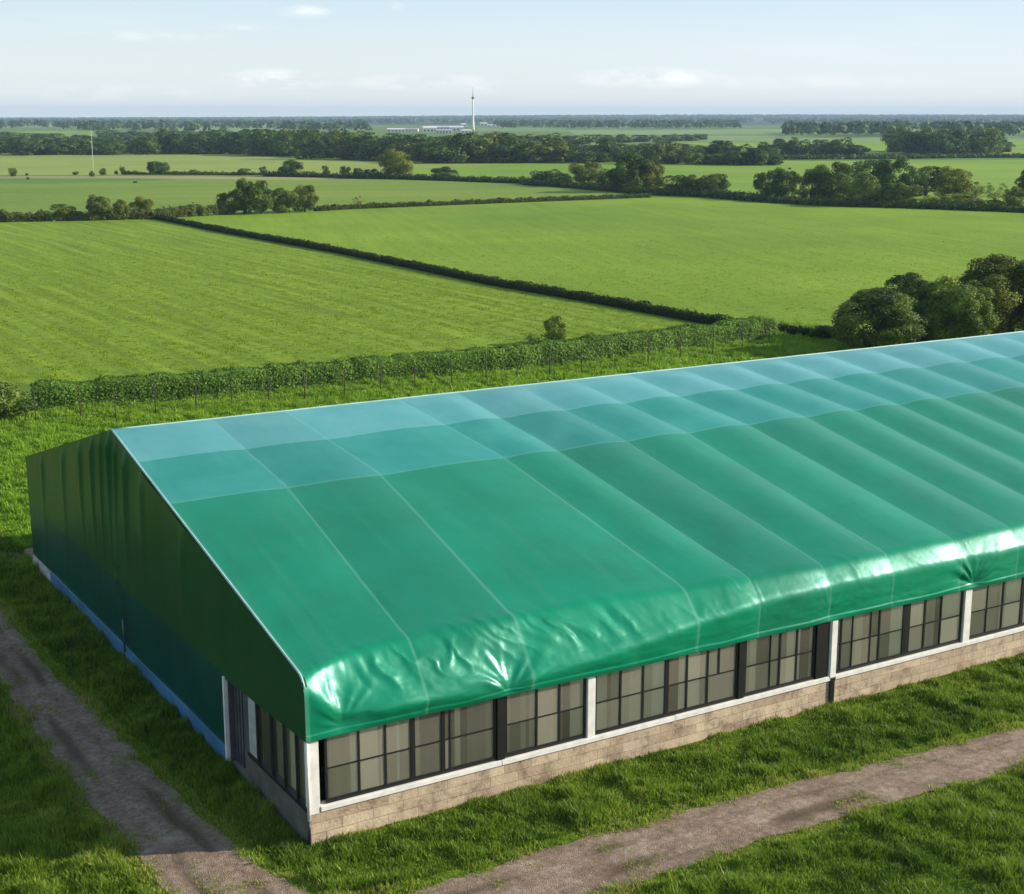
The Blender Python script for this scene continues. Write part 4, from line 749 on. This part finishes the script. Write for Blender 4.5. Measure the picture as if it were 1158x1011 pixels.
# ------------------------------------------------------------------ grass
def inside_track(X, Y, pad=0.):
    a = (X > inter(Y, t1y, t1xl) + .13 * (fbm(Y * 1.9, Y * 0, 51) - .5) * 2 + pad) & (X < inter(Y, t1y, t1xr) + .13 * (fbm(Y * 1.9, Y * 0, 52) - .5) * 2 - pad)
    b = (X > -3.2) & (Y > inter(X, t2x, t2yl) + .14 * (fbm(X * 1.6, X * 0, 53) - .5) * 2 + pad) & (Y < inter(X, t2x, t2yu) + .14 * (fbm(X * 1.6, X * 0, 54) - .5) * 2 - pad)
    return a | b
def blades(name, boxes, dens, hgt, wid, label, seed, extra=None, tone_shift=0., mat=None):
    r = np.random.default_rng(seed); X, Y = [], []
    for x0, x1, y0, y1 in boxes: n = int((x1 - x0) * (y1 - y0) * dens); X.append(r.uniform(x0, x1, n)); Y.append(r.uniform(y0, y1, n))
    X = np.concatenate(X); Y = np.concatenate(Y)
    k = ~((X > -.05) & (X < LEN + .3) & (Y > -.03) & (Y < WB + .1))
    v = np.stack([X - CAM[0], Y - CAM[1]], 1); an = np.arctan2(v[:, 1], v[:, 0]) - YAW; k &= np.abs(an) < rad(27)
    jx, jy = r.normal(size=(2, len(X))) * .11; it = inside_track(X + jx, Y + jy, .05); edge = inside_track(X, Y, -.35)
    mid = (fbm(X * 1.6, Y * .8, 77) > .56) | ((fbm(X * 2.2, Y * .9, 78) > .47) & (np.abs((X - inter(Y, t1y, t1xl)) / (inter(Y, t1y, t1xr) - inter(Y, t1y, t1xl)) - .5) < .12) & (Y > -2)); k &= (~it) | (mid & (r.random(len(X)) < .38))
    X, Y, it, edge = X[k], Y[k], it[k], edge[k]
    if extra is not None: k = extra(X, Y); X, Y, it, edge = X[k], Y[k], it[k], edge[k]
    # tufts: height follows clumps
    c1 = fbm(X * 1.9, Y * 1.9, seed + 1, 3); c2 = fbm(X * .45, Y * .45, seed + 2, 3); h = hgt * (.35 + 1.2 * np.clip((c1 - .3) * 2.1, 0, 1) ** 1.3) * (.65 + .7 * c2) * r.uniform(.6, 1.25, len(X)); h = h * np.where((X > 0) & (Y > -.6) & (Y < 0), .6, 1); h = np.where(it, h * .3, np.where(edge, h * .55, h))
    az = r.uniform(0, 2 * math.pi, len(X)); lean = h * r.uniform(.15, .75, len(X)); la = az + math.pi / 2 + r.normal(size=len(X)) * .5; w = wid * r.uniform(.6, 1.4, len(X)) * .5
    n = len(X); z0 = np.full(n, -.01); rowt = .16 * np.sin(X * 2 * math.pi / 2.7 + 2 * fbm(X / 9, Y / 14, 5)) * (name == 'crop' and x0 < 30)
    h = h * (1 + 2 * rowt)
    B0 = np.stack([X - np.cos(az) * w, Y - np.sin(az) * w, z0], 1); B1 = np.stack([X + np.cos(az) * w, Y + np.sin(az) * w, z0], 1); mx, my = X + np.cos(la) * lean * .35, Y + np.sin(la) * lean * .35
    M0 = np.stack([mx - np.cos(az) * w * .8, my - np.sin(az) * w * .8, h * .6], 1); M1 = np.stack([mx + np.cos(az) * w * .8, my + np.sin(az) * w * .8, h * .6], 1); Tp = np.stack([X + np.cos(la) * lean, Y + np.sin(la) * lean, h], 1)
    V = np.stack([B0, B1, M1, M0, Tp], 1).reshape(-1, 3); b = np.arange(n) * 5; F = np.concatenate([np.stack([b, b + 1, b + 2], 1), np.stack([b, b + 2, b + 3], 1), np.stack([b + 3, b + 2, b + 4], 1)])
    dry = np.where(edge, .34, 0) + 1.1 * np.clip(fbm(X * .7, Y * 1.2, seed + 8) - .58, 0, 1); tone = np.clip(.12 + .75 * (c2 - .2) + .25 * (fbm(X * .9, Y * .9, seed + 6) - .5) + r.normal(size=n) * .20 + dry + rowt + tone_shift, 0, 1)
    o = link(name, np_mesh(name, V, F, {'tone': np.repeat(tone, 5)}, mat=mat or M_grass)); tag(o, label, 'grass', kind='stuff'); return o
blades('grass', [(-12, 34, -14, 0), (-12, 0, 0, 8)], 1300, .20, .021, 'rough green grass around the barn corner and the tracks', 61)
blades('grass', [(-14, 0, 8, 30)], 700, .22, .028, 'shaded grass along the end of the barn and beside the left track', 62)
blades('meadow_grass', [(-14, 30, 25.0, 58)], 260, .26, .05, 'bright meadow grass behind the barn in front of the fence', 63, lambda X, Y: Y > 30 - 2.6 * (X > 0), .1, M_meadow)
blades('meadow_grass', [(30, 68, 36, 60)], 140, .26, .07, 'bright meadow grass between the roof ridge and the near hedge', 64, None, .1, M_meadow)

M_crop = leaf_mat('crop_blades', (.14, .22, .010), (.245, .345, .020), trans=.4)
def poly_in(X, Y, P):
    P = A2(P); ins = np.zeros(len(X), bool); j = len(P) - 1
    for i in range(len(P)):
        (xi, yi), (xj, yj) = P[i], P[j]; ins ^= ((yi > Y) != (yj > Y)) & (X < (xj - xi) * (Y - yi) / (yj - yi + 1e-9) + xi); j = i
    return ins
rc = np.random.default_rng(5)
PA = [(-120, 431), (20, 435), (300, 415), (600, 391), (790, 370), (560, 324), (380, 288), (250, 264), (168, 250), (-160, 254)]; PB = [(176, 245), (260, 260), (390, 283), (570, 320), (806, 363), (925, 377), (1250, 374), (1330, 262), (1158, 242), (900, 231), (735, 225), (400, 238)]
for P_, sd_, lab in ((PA, 71, 'bright crop covering the left field beyond the hedge'), (PB, 72, 'bright crop covering the right field beyond the diagonal hedge')):
    def ex(X, Y, P_=P_): d = np.hypot(X - CAM[0], Y - CAM[1]); return poly_in(X, Y, P_) & (rc.random(len(X)) < np.clip(1.15 - d / 210, .03, 1)) 
    blades('crop', [(0, 75, 55, 220)] if sd_ == 71 else [(60, 260, 44, 225)], 95 if sd_ == 71 else 55, .075, .07, lab, sd_, ex, .2, M_crop)

# ------------------------------------------------------------------ wire fence in front of the near hedge
fence = empty('wire_fence', (8, 50.6, 0)); tag(fence, 'thin wire fence on dark posts in front of the near hedge', 'fence')
fx = [6.3, 8.6, 10.4, 12.6, 14.9, 17.0, 19.2, 21.4, 23.9, 26.2, 28.5, 31, 33.4, 35.6, 38, 40.4, 43, 45.6, 48.5, 52, 55.5, 59]; pts = [(x, float(np.interp(x, [6, 10, 47, 53, 59], [50.8, 50.1, 49.3, 50.8, 52.8]))) for x in fx]
M_post = simple('fence_post_wood', (.045, .04, .032), .85, var=.3)
for i, (x, y) in enumerate(pts):
    hh = 1.75 + .25 * math.sin(i * 2.3); MB().tube([(x - 8, y - 50.6, -.1), (x - 8 + .04 * math.sin(i * 5), y - 50.6, hh)], .03, 7).build('fence_post', M_post, fence, True)
for z in (.35, .75, 1.15): MB().tube([(x - 8, y - 50.6 - .06, z + .03 * math.sin(i * 1.7 + z)) for i, (x, y) in enumerate(pts)], .012, 5).build('wire', M_post, fence)

# ------------------------------------------------------------------ haze
hm, nt, ns, ls, o = new_mat('haze_air'); pv = ns.new('ShaderNodeVolumePrincipled'); pv.inputs['Density'].default_value = 1.2e-4; pv.inputs['Color'].default_value = (.52, .72, .93, 1); ls.new(pv.outputs[0], o.inputs['Volume'])
hz = MB().box(-9400, 9400, -9400, 9400, -1.5, 75).build('haze', hm); tag(hz, 'thin blue haze over the whole plain', 'haze', kind='stuff')
